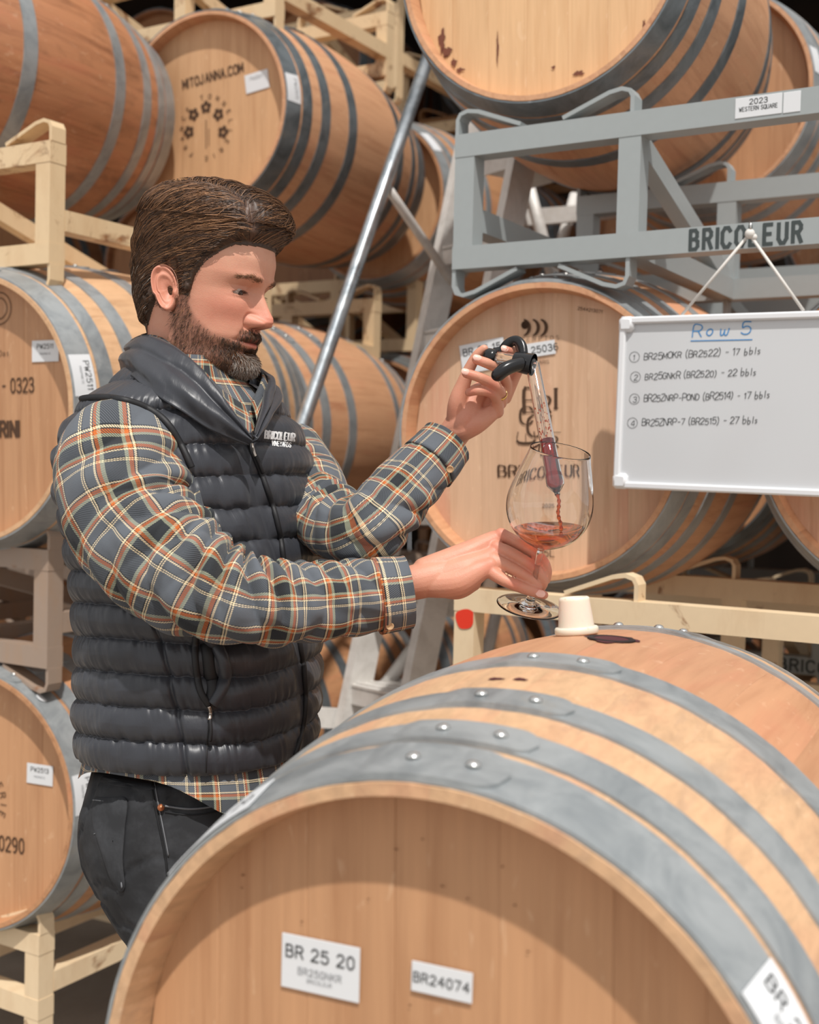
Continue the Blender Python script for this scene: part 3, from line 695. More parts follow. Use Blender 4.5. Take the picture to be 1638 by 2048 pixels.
rack(jp,1180,575,690,'L',M['rack_grey'],'grey rack in the shade behind the whiteboard cord')
BR2,o2,_,_=rack(jp,1130,1160,1281,'L',M['rack_grey'],'dark grey stencilled rack low at the right edge, behind the cream rack')
pq=hitplane(1655,1309,np.array(o2)-YR*.0236,YR)-np.array(o2);lettering('lettering','BRICOLEUR',(float(pq@XR),-.0236,0),(1,0,0),(0,0,1),(0,-1,0),.030,M['stencil'],BR2,wt=.20,style='stencil',track=1.1)
rack((.247+.5,2.417+.9),1270,1190,1345,'L',M['rack_cream'],'cream rack in shade behind the front cream rack at right',D=.4)
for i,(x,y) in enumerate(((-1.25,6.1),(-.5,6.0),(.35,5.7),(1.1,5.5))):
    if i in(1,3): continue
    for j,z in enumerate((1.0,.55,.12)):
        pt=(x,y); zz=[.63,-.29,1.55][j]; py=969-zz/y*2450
        rack(pt,W/2+(x-.3)/y*F,py-50,py+40,'L',M['rack_shade_tone'],f'dim rusty rack coloured for shade far back, {["middle","lower","upper"][j]} tier, stack {["far left","left","centre","right"][i]}',group='dim racks coloured for shade far back',lower=False)
# low stand that carries the front barrel (below the frame)
# ------------------------------------------------------------------ whiteboard on its cord
wo=np.array(go)-YR*.062
def wh(px,py): return hitplane(px,py,wo,YR)
tl,bl_,hk=wh(1240,635),wh(1229,976),wh(1495,466)
Zw=(tl-bl_);hw=float(np.linalg.norm(Zw));Zw/=hw;tr=wh(1638,622);Xw=(tr-tl)/np.linalg.norm(tr-tl);Yw=np.cross(Zw,Xw);Zw=np.cross(Xw,Yw)
ww=2*float(np.dot(hk-tl,Xw));cen=(tl+bl_)/2+Xw*ww/2
WBr=Matrix(((Xw[0],Yw[0],Zw[0]),(Xw[1],Yw[1],Zw[1]),(Xw[2],Yw[2],Zw[2])))
WB=thing('whiteboard','white dry-erase board listing barrel lots, hung by a cord at right','whiteboard',cen,WBr.to_euler())
MB().box((0,.004,0),(ww-.012,.008,hw-.012)).build('panel',M['board'],WB)
q=.013
for s in(-1,1):
    MB().box((0,0,s*(hw/2-q/2)),(ww-.03,.016,q),bev=.003).build('frame_rail',M['plastic'],WB)
    MB().box((s*(ww/2-q/2),0,0),(q,.016,hw-.03),bev=.003).build('frame_rail',M['plastic'],WB)
    for t in(-1,1):
        mb=MB();mb.box((s*(ww/2-.0135),-.0005,t*(hw/2-.0135)),(.029,.020,.029),bev=.006);mb.build('corner_cap',M['plastic'],WB,True,40)
def wl(px,py):
    p=hitplane(px,py,cen-Yw*.0003,Yw)-cen;return (float(p@Xw),-.0006,float(p@Zw))
def wtext(t,px,py,h,mat='ink',seed=0,tilt=.02,**k):
    lettering('handwriting',t,wl(px,py),(1,0,tilt),(-tilt,0,1),(0,-1,0),h,M[mat],WB,style='hand',kinkseed=seed,center=False,wt=.10,**k)
wtext('Row 5',1385,662,.020,'blue',1,track=1.15,asp=1.15)
a=wl(1381,685);b=wl(1505,676);mb=MB();mb.box(((a[0]+b[0])/2,-.0006,(a[2]+b[2])/2),(b[0]-a[0],.0002,.0018),Matrix.Rotation(0,4,'Y'));mb.build('handwriting',M['blue'],WB)
for i,(t,px,py) in enumerate((('BR25MOKR (BR2522) - 17 bbls',1288,713),('BR25GNKR (BR2520) - 22 bbls',1290,753),('BR25ZNRP-POND (BR2514) - 17 bbls',1288,797),('BR25ZNRP-7 (BR2515) - 27 bbls',1284,845))):
    asp={0:1.04,1:.98,2:.94,3:.96}[i]
    wtext(t,px,py,.0115,'ink',i+3,tilt=.035,track=.88,asp=asp*.9)
    c=wl(px-16,py+1);mb=MB();mb.ringflat((c[0]-.003,-.0007,c[2]),.0092,.0100,24);mb.build('handwriting',M['ink'],WB)
    wtext(str(i+1),px-22,py+2,.010,'ink',i+9)
# cord and hook
hp=np.array(hk)+YR*.012
cordt=thing('hanging_cord','white cord tied to a hook on the grey rack, holding the whiteboard','cord',hp)
for s,pp_ in((-1,(1362,630)),(1,(1606,621))):
    e=wh(*pp_)-hp+YR*.004
    MB().tube([(0,0,0),e*.5,e],.0028,8).build('strand',M['cord'],cordt,True)
mb=MB();mb.sphere((0,-.003,0),.009,12,8);mb.sphere((.007,-.004,-.006),.006,10,6);mb.build('knot',M['cord'],cordt,True)
mb=MB();mb.tube([(0,.04,.004),(0,.0,.004),(0,-.008,.008),(0,-.008,.016),(0,-.002,.02)],.002,8);mb.build('hook',M['rivet'],cordt,True)
# ------------------------------------------------------------------ aluminium step ladder
def ladder():
    root=thing('step_ladder','aluminium rolling step ladder with a slanting tube handrail, behind the man','ladder',U(760,1500,3.2))
    O=np.array(root.location)
    def W_(p): return np.array(p)-O
    # stringer plane: climbs to the right and back; treads run along TW
    c=np.array([.72,.69,0]);TW=np.array([.69,-.72,0])
    base=U(560,1560,3.05); base[2]=.02
    top=U(947,250,3.40)
    c=top-base; cl=np.array([c[0],c[1],0]);cl/=np.linalg.norm(cl);TW=np.array([cl[1],-cl[0],0])*.24
    for k,of in enumerate((0,1)):
        a=base+TW*of;b=top+TW*of
        MB().bar(W_(a),W_(b),.028,.075,(0,0,1)).build('stringer',M['alu'],root)
    N=12
    for i in range(1,N):
        zz=i*.232;f=(zz-base[2])/(top[2]-base[2])
        if f>1: break
        p=base+(top-base)*f
        q0=p-cl*.02;mb=MB()
        cc=W_(q0+TW*.5+cl*.09);ang=math.atan2(cl[1],cl[0]);Mx=Matrix.Translation(cc)@Matrix.Rotation(ang,4,'Z')
        mb.box((0,0,0),(.20,.215,.012),Mx);mb.box((-.097,0,-.022),(.006,.215,.045),Mx);mb.box((.097,0,-.022),(.006,.215,.045),Mx)
        for g in range(5):mb.box((-.08+g*.04,0,.008),(.012,.21,.005),Mx)
        mb.build('tread',M['alu'],root)
    # handrail tube, offset up-left, with a brace
    h0=U(612,828,2.95);h1=U(857,112,3.25)
    MB().tube([W_(h0+(h0-h1)*.9),W_(h0),W_((h0+h1)/2),W_(h1)],.0175,18).build('handrail',M['chrome'],root,True)
    MB().tube([W_(U(777,378,3.16)),W_(U(800,412,3.2)),W_(U(905,565,3.3))],.0125,12).build('handrail_brace',M['alu'],root,True)
    # rear legs and struts
    for a,b,r in(((1046,330,3.75),(905,960,3.5),.020),((1050,345,3.75),(1118,600,3.8),.019),((1150,390,4.0),(1085,620,3.9),.018),((1010,300,3.7),(1040,335,3.75),.016),((905,1190,3.3),(742,1410,3.2),.018),((1000,1190,3.5),(950,1420,3.4),.017)):
        MB().tube([W_(U(*a)),W_(U(*b))],r,12).build('strut',M['alu'],root,True)
    for a,b in(((915,1215,3.35),(640,1205,3.2)),((920,1452,3.35),(600,1432,3.15)),((1000,440,3.8),(1250,420,4.0)),((905,660,3.5),(1120,640,3.8))):
        MB().bar(W_(U(*a)),W_(U(*b)),.03,.05).build('cross_bar',M['alu'],root)
    for x,y in((base[0],base[1]),(base[0]+TW[0],base[1]+TW[1]),(1.0,4.3),(1.3,4.0)):
        MB().lathe([(.022,0),(.022,.04),(.015,.05)],12,Matrix.Translation(W_((x,y,0)))).build('foot',M['rubber'],root,True)
    rl=U(905,960,3.5)
    MB().tube([W_(rl),W_((rl[0]-.2,rl[1]-.05,.03))],.02,12).build('rear_leg',M['alu'],root,True)
ladder()
# ------------------------------------------------------------------ silicone bung beside the hole
la=Matrix.Rotation(-.085,4,'Y');bt=.505
p=A.M@(la@Vector((0,bt,prof(bt)+.0006)))
bz=Matrix.Rotation(A.o.rotation_euler.z,4,'Z')@la
mb=MB();mb.lathe([(.0001,0),(.0235,0),(.0248,.0015),(.0248,.0065),(.0236,.008),(.0205,.0085),(.0175,.038),(.0172,.0405),(.0155,.042),(.0135,.0418),(.0125,.0395),(.0001,.0395)],40,bz)
BG=mb.build('bung',M['silicone'],None,True,50,label='white silicone bung with wine stains standing on the front barrel',cat_='bung');BG.location=p
# ground support of the front barrel
st=thing('barrel_stand','cream steel stand under the foreground barrel, below the picture','stand',(A.o.location.x,A.o.location.y,0),(0,0,A.o.rotation_euler.z))
for y in(.22,.73):
    zc=A.o.location.z-.012*y; rr=prof(y)+.004
    Pts=[(rr*math.sin(a),y,zc-rr*math.cos(a)-.006) for a in np.linspace(-.75,.75,15)]
    MB().strip(Pts,(0,1,0),.05,.008).build('cradle',M['rack_cream'],st)
    for s in(-1,1):
        MB().bar((s*.23,y,0.0),(s*.23,y,Pts[0][2]-.005),.046,.046,(0,1,0)).build('leg',M['rack_cream'],st)
    MB().bar((-.207,y,.45),(.207,y,.45),.046,.046).build('beam',M['rack_cream'],st)
for s in(-1,1): MB().bar((s*.23,.243,.35),(s*.23,.707,.35),.046,.046).build('side_rail',M['rack_cream'],st)
# ================================================================== the man
from mathutils.bvhtree import BVHTree
person=thing('person','bearded man in black puffer vest and plaid flannel shirt drawing wine from a barrel','person',(U(400,1600,1.72)[0],1.74,0))
PO=np.array(person.location)
def grid(nu,nv,wrap=True):
    f=[]
    for j in range(nv-1):
        for i in range(nu if wrap else nu-1):
            i2=(i+1)%nu;f.append((j*nu+i,j*nu+i2,(j+1)*nu+i2,(j+1)*nu+i))
    return f
def gnormal(P,wrap=True):
    du=(np.roll(P,-1,1)-np.roll(P,1,1)) if wrap else np.gradient(P,axis=1); dv=np.gradient(P,axis=0)
    n=np.cross(du,dv);n/=np.linalg.norm(n,axis=2,keepdims=True)+1e-12;return n
def put(P): return P-PO
def cap_chain(mb,pts,r,n=18,sub=7,flat=None):
    """tapered limb with round ends; pts world, r metres"""
    P=cat(np.hstack([np.array(pts,float),np.array(r,float)[:,None]]),(len(pts)-1)*sub+1);X=P[:,:3];R=P[:,3]
    d0=X[0]-X[1];d0/=np.linalg.norm(d0);d1=X[-1]-X[-2];d1/=np.linalg.norm(d1)
    a=np.linspace(math.pi/2*.92,0,6)[:-1]
    X=np.vstack([[X[0]+d0*R[0]*math.sin(t) for t in a],X,[X[-1]+d1*R[-1]*math.sin(t) for t in a[::-1]]]);R=np.concatenate([[R[0]*math.cos(t) for t in a],R,[R[-1]*math.cos(t) for t in a[::-1]]])
    mb.tube(X,R,n,flat=flat)
def remesh(mb,vox,smooth_it=4,f=.5):
    me=mesh('tmp',mb.v,mb.f);o=bpy.data.objects.new('tmp',me);COL.objects.link(o)
    bm=bmesh.new();bm.from_mesh(me);bmesh.ops.recalc_face_normals(bm,faces=bm.faces);bm.to_mesh(me);bm.free()
    m=o.modifiers.new('r','REMESH');m.mode='VOXEL';m.voxel_size=vox;m.adaptivity=0
    s=o.modifiers.new('s','SMOOTH');s.iterations=smooth_it;s.factor=f
    dg=bpy.context.evaluated_depsgraph_get();dg.update();me2=bpy.data.meshes.new_from_object(o.evaluated_get(dg))
    v=np.empty(len(me2.vertices)*3);me2.vertices.foreach_get('co',v);fc=[tuple(p.vertices) for p in me2.polygons]
    bpy.data.objects.remove(o);return v.reshape(-1,3),fc
PX=lambda L:[U(*p) for p in L]
def rad(L): return [r*d/F for r,d in L]
def chain(mb,L,**k): # entries (px,py,depth,radius_px)
    cap_chain(mb,[U(a,b,c) for a,b,c,_ in L],[r*c/F for _,_,c,r in L],**k)
# ---------------------------------------------------------------- head
TH_=math.radians(21);PI_=math.radians(9)
Fh=np.array([math.cos(TH_),-math.sin(TH_),0]);Rh=np.array([Fh[1],-Fh[0],0]);Uh=np.array([0,0,1.])
F2=Fh*math.cos(PI_)-Uh*math.sin(PI_);U2=Uh*math.cos(PI_)+Fh*math.sin(PI_)
HO=U(409,578,1.74)
def Hw(x,y,z): return HO+np.asarray(x)[...,None]*Rh+np.asarray(y)[...,None]*F2+np.asarray(z)[...,None]*U2
ip=lambda z,T:np.interp(z,[t[0] for t in T],[t[1] for t in T])
def sm1(a,k=5):
    w=np.hanning(k+2)[1:-1];w/=w.sum();return np.convolve(np.pad(a,k//2,mode='edge'),w,'valid')
NU,NV=320,300
tt=np.linspace(0,1,NV);zc=.124
zz=np.where(tt<.80,-.21+(tt/.80)*(.085+.21),0); m_=tt>=.80; a_=(tt[m_]-.80)/.20*math.pi/2; zz[m_]=.085+(zc-.085)*np.sin(a_)
topk=lambda v,e:[(z,r) for z,r in v]
YF=[(-.21,.030),(-.17,.018),(-.145,.020),(-.128,.034),(-.120,.058),(-.114,.078),(-.106,.089),(-.098,.091),(-.088,.087),(-.080,.0835),(-.070,.0865),(-.060,.088),(-.050,.088),(-.04,.087),(-.02,.086),(0,.086),(.012,.092),(.022,.0965),(.045,.098),(.065,.094),(.085,.083)]
YBk=[(-.21,.074),(-.17,.070),(-.13,.066),(-.10,.066),(-.075,.071),(-.05,.082),(-.02,.095),(.02,.102),(.05,.099),(.085,.080)]
WD=[(-.21,.064),(-.17,.058),(-.14,.056),(-.125,.055),(-.11,.056),(-.095,.061),(-.08,.064),(-.06,.067),(-.04,.070),(-.02,.073),(0,.0745),(.02,.0765),(.05,.076),(.085,.062)]
def pro(T):
    v=ip(zz,T);e=T[-1][1];v[m_]=e*np.cos(a_)**.92+1e-5;return sm1(v,7)
yf,yb,wd=pro(YF),pro(YBk),pro(WD)
ph=np.linspace(0,2*math.pi,NU,endpoint=False)
PH,ZZ=np.meshgrid(ph,zz);YFm=yf[:,None];YBm=yb[:,None];WDm=wd[:,None]
c_,s_=np.cos(PH),np.sin(PH)
ex=np.where(c_>0,.86,.95);X=WDm*np.sign(s_)*np.abs(s_)**ex;Y=np.where(c_>0,YFm,YBm)*np.sign(c_)*np.abs(c_)**.96
# chin taper
tap=smooth(-.06,-.11,ZZ)*smooth(-.135,-.118,ZZ)*smooth(0,.08,Y);X*=1-.22*tap
g=lambda x,z,x0,z0,sx,sz:np.exp(-((x-x0)/sx)**2-((z-z0)/sz)**2)
fr=smooth(.02,.06,Y)
aX=np.abs(X)
D_=np.zeros_like(X)
# nose
nz=ip(ZZ,[(-.056,0),(-.0485,.0005),(-.0455,.012),(-.042,.024),(-.036,.0290),(-.030,.0285),(-.015,.0185),(0,.0095),(.008,.0055),(.018,.001),(.026,0)])
nsg=ip(ZZ,[(-.05,.0135),(-.036,.0125),(-.02,.0095),(0,.0085),(.02,.011)])
D_+=nz*np.exp(-(np.abs(X)/nsg)**2.3)
D_+=.0135*np.exp(-((aX-.0138)/.0052)**2-((ZZ+.0395)/.0066)**2)-.0035*np.exp(-((np.hypot((aX-.0138)*1.1,ZZ+.0385)-.0105)/.0022)**2)*(aX>.012)
D_-=.010*g(aX,ZZ,.0068,-.0475,.0036,.0022)
# sockets, lids, eyes
D_-=.0105*g(aX,ZZ,.031,.003,.0165,.0105);D_-=.004*g(aX,ZZ,.016,.006,.006,.010)
D_+=.0075*g(aX,ZZ,.032,.0005,.0135,.0085)
D_+=.0045*g(aX,ZZ,.030,.0185,.020,.0065)+.002*g(aX,ZZ,.014,.016,.008,.006)
D_-=.0016*g(aX,ZZ,.032,.0072,.014,.0016)
alm=(aX-.032)/.0135;zl=-.0022-.0012*alm;hh=np.clip(.0029*(1-alm**2),0,1)
D_-=.0062*(1-smooth(.6,1.2,np.abs(ZZ-zl)/(hh+1e-5)))*(np.abs(alm)<1)
D_-=.0014*g(aX,ZZ,.032,-.0095,.014,.0022)
# cheeks, lips, folds
D_+=.004*g(aX,ZZ,.043,-.022,.020,.016)
D_+=.0055*g(aX,ZZ,0,-.0605,.021,.0042)*(1-.25*np.exp(-(X/.004)**2))+.0065*g(aX,ZZ,0,-.0725,.018,.0048)
D_-=.0060*g(aX,ZZ,0,-.0663,.023,.0016)
D_+=.0025*g(aX,ZZ,0,-.053,.02,.006)-.0018*g(X,ZZ,0,-.053,.0035,.006)
D_-=.0035*g(aX,ZZ,0,-.0815,.018,.0045)
D_-=.0022*np.exp(-((aX-(.018+(-.042-ZZ)*.5))/.004)**2)*smooth(-.038,-.045,ZZ)*smooth(-.075,-.06,ZZ)
D_-=.003*g(aX,ZZ,.055,-.045,.016,.018)
Y=Y+D_*fr
# jaw line crease & neck tendon
side=smooth(.02,.05,aX);X+=np.sign(X)*.004*np.exp(-((ZZ+.098)/.012)**2)*smooth(-.03,.02,Y)*side
X+=np.sign(X)*.0035*np.exp(-((Y-(.0+(-.12-ZZ)*.55))/.012)**2)*smooth(-.11,-.13,ZZ)
Pl=np.stack([X,Y,ZZ],2);HN=gnormal(Pl);
if (HN[150,0]*[0,1,0]).sum()<0: HN=-HN
def beard_mask(x,y,z):
    ax=np.abs(x);low=ip(y,[(-.01,-.02),(.015,-.020),(.035,-.048),(.055,-.062),(.072,-.066),(.09,-.072)])
    m=smooth(low+.005,low-.008,z)*smooth(-.012,.006,y)*smooth(-.140,-.122,z+.25*np.clip(.06-y,0,.1)*0)
    m=m*smooth(-.03,-.018,-.0*z+ (y-.0)*1.0+.0)*1.0
    side=smooth(.03,.045,ax)*np.exp(-((y-.012)/.011)**2)*smooth(.03,.0,z)*smooth(-.06,-.03,z);
    mu=.60*np.exp(-(ax/.028)**6)*smooth(-.049,-.053,z-.0)*smooth(-.0635,-.0605,z+.35*np.clip(ax-.008,0,1))*smooth(.05,.07,y)
    gap=np.exp(-((ax-.0)/.020)**4)*np.exp(-((z+.0685)/.0085)**4);soul=np.exp(-(ax/.006)**2)*np.exp(-((z+.083)/.006)**2)
    chingap=np.exp(-((ax-.014)/.009)**2)*np.exp(-((z+.082)/.005)**2)
    m=np.clip(m*(1-gap)*(1-.8*chingap)+side+mu*1.1+soul*smooth(.06,.08,y),0,1)
    return m
def hair_mask(x,y,z):
    ax=np.abs(x)
    lowf=ip(y,[(-.12,-.062),(-.085,-.066),(-.05,-.060),(-.034,-.030),(-.02,.024),(.002,.026),(.010,-.014),(.021,-.016),(.027,.012),(.040,.034),(.055,.048),(.070,.062),(.10,.068)])
    return smooth(lowf-.004,lowf+.005,z)
BM=beard_mask(X,Y,ZZ);HM=hair_mask(X,Y,ZZ)
skin=np.ones((NV,NU,4));base=np.array(S(206,150,124));red=np.array(S(208,126,104));pale=np.array(S(222,172,146));lip=np.array(S(190,106,90));stub=np.array(S(118,82,66));brown=np.array(S(64,46,34))
def lerp(c,t,k): return c*(1-k[...,None])+t*k[...,None]
col=np.broadcast_to(base,(NV,NU,3)).copy()
mott=fnoise(PH*9,ZZ*260,3)*.5+.5
col=lerp(col,red,np.clip(.55*g(aX,ZZ,.045,-.028,.025,.02)+.6*g(aX,ZZ,0,-.035,.02,.018),0,1)*smooth(.0,.05,Y)+.18*mott)
col=lerp(col,pale,.5*smooth(.02,.05,ZZ)*smooth(.03,.08,Y))
col=lerp(col,np.array(S(170,112,92)),.5*g(aX,ZZ,.032,-.001,.014,.008)*fr)
col=lerp(col,lip,np.clip(1.3*g(aX,ZZ,0,-.0665,.021,.0075),0,1)*fr)
col=lerp(col,np.array(S(96,40,34)),np.clip(g(aX,ZZ,0,-.0663,.020,.0011)*1.1,0,.9)*fr)
col=lerp(col,np.array(S(90,44,36)),np.clip(g(aX,ZZ,.0068,-.0475,.0038,.0022)*1.2,0,.9)*fr)
col=lerp(col,stub,BM*.62);col=lerp(col,brown,HM*.85)
nk=smooth(-.115,-.13,ZZ);col=lerp(col,red,nk*.3)
lash=np.clip(1-np.abs(ZZ-(zl+hh))/.0011,0,1)*(np.abs(alm)<1.05);col=lerp(col,np.array(S(60,40,32)),lash*.8*fr)
skin[...,:3]=col
bodyV=[];bodyF=[];bodyC=[]
def addbody(V,Fc,C):
    n0=sum(len(v) for v in bodyV);bodyV.append(np.asarray(V));bodyF.extend([tuple(int(i)+n0 for i in f) for f in Fc]);bodyC.append(np.asarray(C))
HW=Hw(X,Y,ZZ);addbody(put(HW.reshape(-1,3)),grid(NU,NV),skin.reshape(-1,4))
# ears
def ear(sgn):
    n1,n2=64,26;V=[];C=[]
    for j in range(n2):
        q=j/(n2-1)
        for i in range(n1):
            a=2*math.pi*i/n1
            # outline: tall ear, wide at top, lobe at bottom; local a: 0=back,90=up
            ry=.0175*(1+.16*math.sin(a));rz=.0315
            oy=-.0135*0-ry*math.cos(a)*1.0+ .004*math.sin(a)*-1;oz=rz*math.sin(a)*(1 if math.sin(a)>0 else .98)
            if math.sin(a)<-.3: oy*=.80
            rr=q
            helix=.0052*math.exp(-((rr-.88)/.10)**2)*(1 if not(-.5<math.cos(a+math.pi)-1.0+.62) else .35)
            anti=.0040*math.exp(-((rr-.56)/.11)**2)*(.5+.5*math.cos(a-.2))
            con=-.0034*math.exp(-(math.hypot(oy*rr-.003,oz*rr+.004)/.0075)**2)
            trag=.0050*math.exp(-(math.hypot(oy*rr-.0125,oz*rr+.004)/.0045)**2)
            lobe=.002*math.exp(-(math.hypot(oy*rr-.002,oz*rr+.024)/.008)**2)
            lift=.0115*(.5+.5*math.cos(a))*rr+.003
            xo=.0725+lift+(helix+anti+con+trag+lobe) - (.010*max(0,(rr-.94)/.06)**2)
            yy=-.012+oy*rr+ -.10*oz*rr*1.6;z_=-.012+oz*rr
            V.append((sgn*xo,yy,z_))
            dk=min(1,max(0,-con/.008));e=base*(1-.35)+red*.35;c=e*(1-.5*dk)+np.array(S(150,78,62))*.5*dk;c=c*(1-.4*helix/.0052)+np.array(S(214,140,118))*.4*helix/.0052;C.append((*c,1))
    # back surface ring going into the head
    for sc_,xo in((1.0,.0775),(.72,.066)):
        for i in range(n1):
            a=2*math.pi*i/n1;ry=.0175*(1+.16*math.sin(a));oy=-ry*math.cos(a);oz=.0315*math.sin(a)
            if math.sin(a)<-.3: oy*=.80
            lift=.0115*(.5+.5*math.cos(a))*sc_
            V.append((sgn*(xo+lift*(1 if sc_==1 else .2)),-.012+oy*sc_-.16*oz*sc_,-.012+oz*sc_));C.append((*(base*.8+red*.2),1))
    V=np.array(V);fs=grid(n1,n2+2)
    W_=Hw(V[:,0],V[:,1],V[:,2]);addbody(put(W_),fs if sgn>0 else [f[::-1] for f in fs],C)
ear(1);ear(-1)
# ---------------------------------------------------------------- hands and body
def skincol(V,kn=()):
    n=len(V);c=np.broadcast_to(base,(n,3)).copy();k=fnoise(V[:,0]*70+V[:,2]*30,V[:,2]*70+V[:,1]*50,8)*.5+.5;c=lerp(c*.96+pale*.04,red,.08+.24*k)
    for (p,r,a) in kn:
        d=np.linalg.norm(V-U(*p),axis=1);c=lerp(c,np.array(S(206,112,92)),a*np.exp(-(d/r)**2))
    c=lerp(c,pale,np.full(n,.05));return np.hstack([c,np.ones((n,1))])
# right hand (near), back of the hand towards us, pinching the stem
mb=MB()
chain(mb,[(740,1190,1.60,34),(800,1172,1.60,35),(850,1160,1.60,36),(890,1150,1.605,37)],n=24)
chain(mb,[(850,1140,1.605,26),(930,1110,1.61,26),(985,1082,1.622,20),(1003,1070,1.622,14)])
chain(mb,[(860,1160,1.60,30),(930,1140,1.60,32),(975,1118,1.605,22),(992,1100,1.61,15)])
chain(mb,[(860,1168,1.597,28),(915,1163,1.592,31),(955,1143,1.590,24),(980,1130,1.592,16)])
chain(mb,[(880,1172,1.60,22),(915,1176,1.60,23),(945,1165,1.602,18)])
chain(mb,[(1002,1069,1.620,13.5),(1042,1090,1.612,12.5),(1080,1116,1.606,12),(1093,1140,1.607,11),(1092,1160,1.614,9.5)])
chain(mb,[(993,1095,1.608,14),(1030,1112,1.598,13),(1068,1136,1.596,12.5),(1086,1160,1.600,11),(1082,1176,1.608,9.5)])
chain(mb,[(985,1118,1.598,14),(1025,1138,1.590,12.5),(1058,1158,1.592,11.5),(1074,1174,1.598,10)])
chain(mb,[(972,1136,1.592,15),(1000,1156,1.585,13),(1030,1170,1.583,12),(1062,1182,1.588,11),(1088,1190,1.594,9)])
chain(mb,[(900,1140,1.63,20),(960,1125,1.645,17),(1020,1120,1.648,14),(1070,1128,1.640,12),(1092,1138,1.632,10)])
V,Fc=remesh(mb,.0015,3)
addbody(put(V),Fc,skincol(V,[((1003,1062,1.615),.012,.5),((990,1094,1.60),.012,.4),((975,1125,1.58),.013,.4),((1066,1130,1.585),.010,.7),((1080,1112,1.595),.010,.6),((1030,1168,1.575),.010,.5),((1086,1188,1.585),.010,.6)]))
# left hand (far), palm towards us, fingers curled round the handle
mb=MB()
chain(mb,[(850,950,1.735,34),(885,900,1.725,32),(905,872,1.715,31),(920,850,1.71,32)],n=24)
chain(mb,[(905,868,1.712,28),(930,838,1.70,27),(945,800,1.705,24),(965,780,1.71,20)])
chain(mb,[(915,862,1.705,26),(950,848,1.697,22),(975,832,1.697,18),(992,820,1.70,14)])
chain(mb,[(925,840,1.715,24),(960,810,1.715,22),(995,795,1.715,17),(1010,790,1.712,13)])
chain(mb,[(912,845,1.705,20),(915,805,1.692,19),(926,770,1.685,15),(940,735,1.678,11.5),(955,710,1.672,10.5),(968,698,1.668,9)])
chain(mb,[(995,824,1.698,13),(994,800,1.685,11.5),(982,785,1.668,11),(956,781,1.658,10),(938,785,1.664,8.5)])
chain(mb,[(1001,806,1.702,13),(1002,788,1.684,11.5),(989,771,1.664,11.5),(962,756,1.652,10.5),(933,747,1.650,9.5)])
chain(mb,[(1008,796,1.706,12.5),(1012,765,1.688,11.5),(998,738,1.664,11.5),(975,727,1.650,10.5),(953,719,1.647,9.5)])
chain(mb,[(1011,796,1.708,12.5),(1028,757,1.700,11.5),(1040,728,1.688,11),(1033,707,1.672,10.5),(1011,700,1.662,9)])
V,Fc=remesh(mb,.0014,3)
addbody(put(V),Fc,skincol(V,[((985,772,1.655),.010,.5),((982,785,1.66),.010,.4),((935,748,1.64),.010,.6),((955,719,1.64),.010,.5),((1012,700,1.655),.010,.7),((940,784,1.655),.009,.5),((925,840,1.69),.02,.25)]))
# rest of the body under the clothes
mb=MB()
tor=[(400,1640,1.74,150),(404,1450,1.73,150),(395,1250,1.73,150),(380,1050,1.73,160),(372,920,1.73,150),(370,830,1.73,110),(372,760,1.74,85),(378,700,1.745,70)]
chain(mb,tor,n=24)
chain(mb,[(330,870,1.66,70),(245,940,1.60,74),(290,1060,1.57,75),(400,1180,1.54,62),(480,1200,1.54,58),(600,1200,1.56,52),(720,1190,1.59,42),(800,1180,1.60,36)])
chain(mb,[(450,870,1.80,70),(585,935,1.86,48),(635,1010,1.78,48),(700,1060,1.66,52),(770,1010,1.67,45),(850,940,1.71,35)])
chain(mb,[(370,1640,1.68,95),(365,1850,1.66,85),(370,2250,1.67,62),(372,2500,1.69,58),(370,2900,1.70,42)])
chain(mb,[(430,1640,1.80,95),(440,1850,1.82,85),(445,2250,1.82,62),(450,2500,1.84,56),(450,2780,1.85,42)])
V,Fc=remesh(mb,.008,3)
addbody(put(V),Fc,skincol(V))
n=NT('skin');at=n.n('Attribute',attribute_name='Col');v=n.coord('Object');nn=n.noise(v,700,3,.6);n2=n.noise(v,60,4,.6)
cc=n.mix(n.math('MULTIPLY',n.math('SUBTRACT',n2,.4),.5),at.outputs['Color'],S(190,108,86));n.bump(n.math('ADD',nn,n2),.38,.0008)
M['skin']=n.fin(cc,n.math('MULTIPLY_ADD',nn,.18,.40),0,Subsurface_Weight=.12,Subsurface_Radius=(1,.35,.2),Subsurface_Scale=.006)
body=obj('body',mesh('body',np.vstack(bodyV),bodyF,M['skin'],True,attr={'Col':np.vstack(bodyC)}),person)
# eyes
for sg in(1,-1):
    ex_,ey_=sg*.032,float(np.interp(0,[0,1],[0,1]))
    j=int(np.argmin(np.abs(zz+.0026)));i=int(np.argmin(np.hypot(X[j]-sg*.032,np.where(Y[j]>0,0,1))));ys=Y[j,i]
    R_=.0118;c0=np.array([sg*.031,ys+.0058-R_,-.0018])
    mb=MB();mb.sphere((0,0,0),R_,28,20);o=mb.build('eye',M['eyewhite'],person,True);o.location=put(Hw(*c0))
    d=np.array([.10,.96,-.24]);d/=np.linalg.norm(d);dw=(Rh*d[0]+F2*d[1]+U2*d[2])
    mb=MB();q=Vector(dw).to_track_quat('Z','Y').to_matrix().to_4x4();mb.lathe([(.0058,R_*.872),(.0052,R_*.93),(.0022,R_*1.0),(.0001,R_*1.01)],20,q);mb.build('iris',M['iris'],o,True)
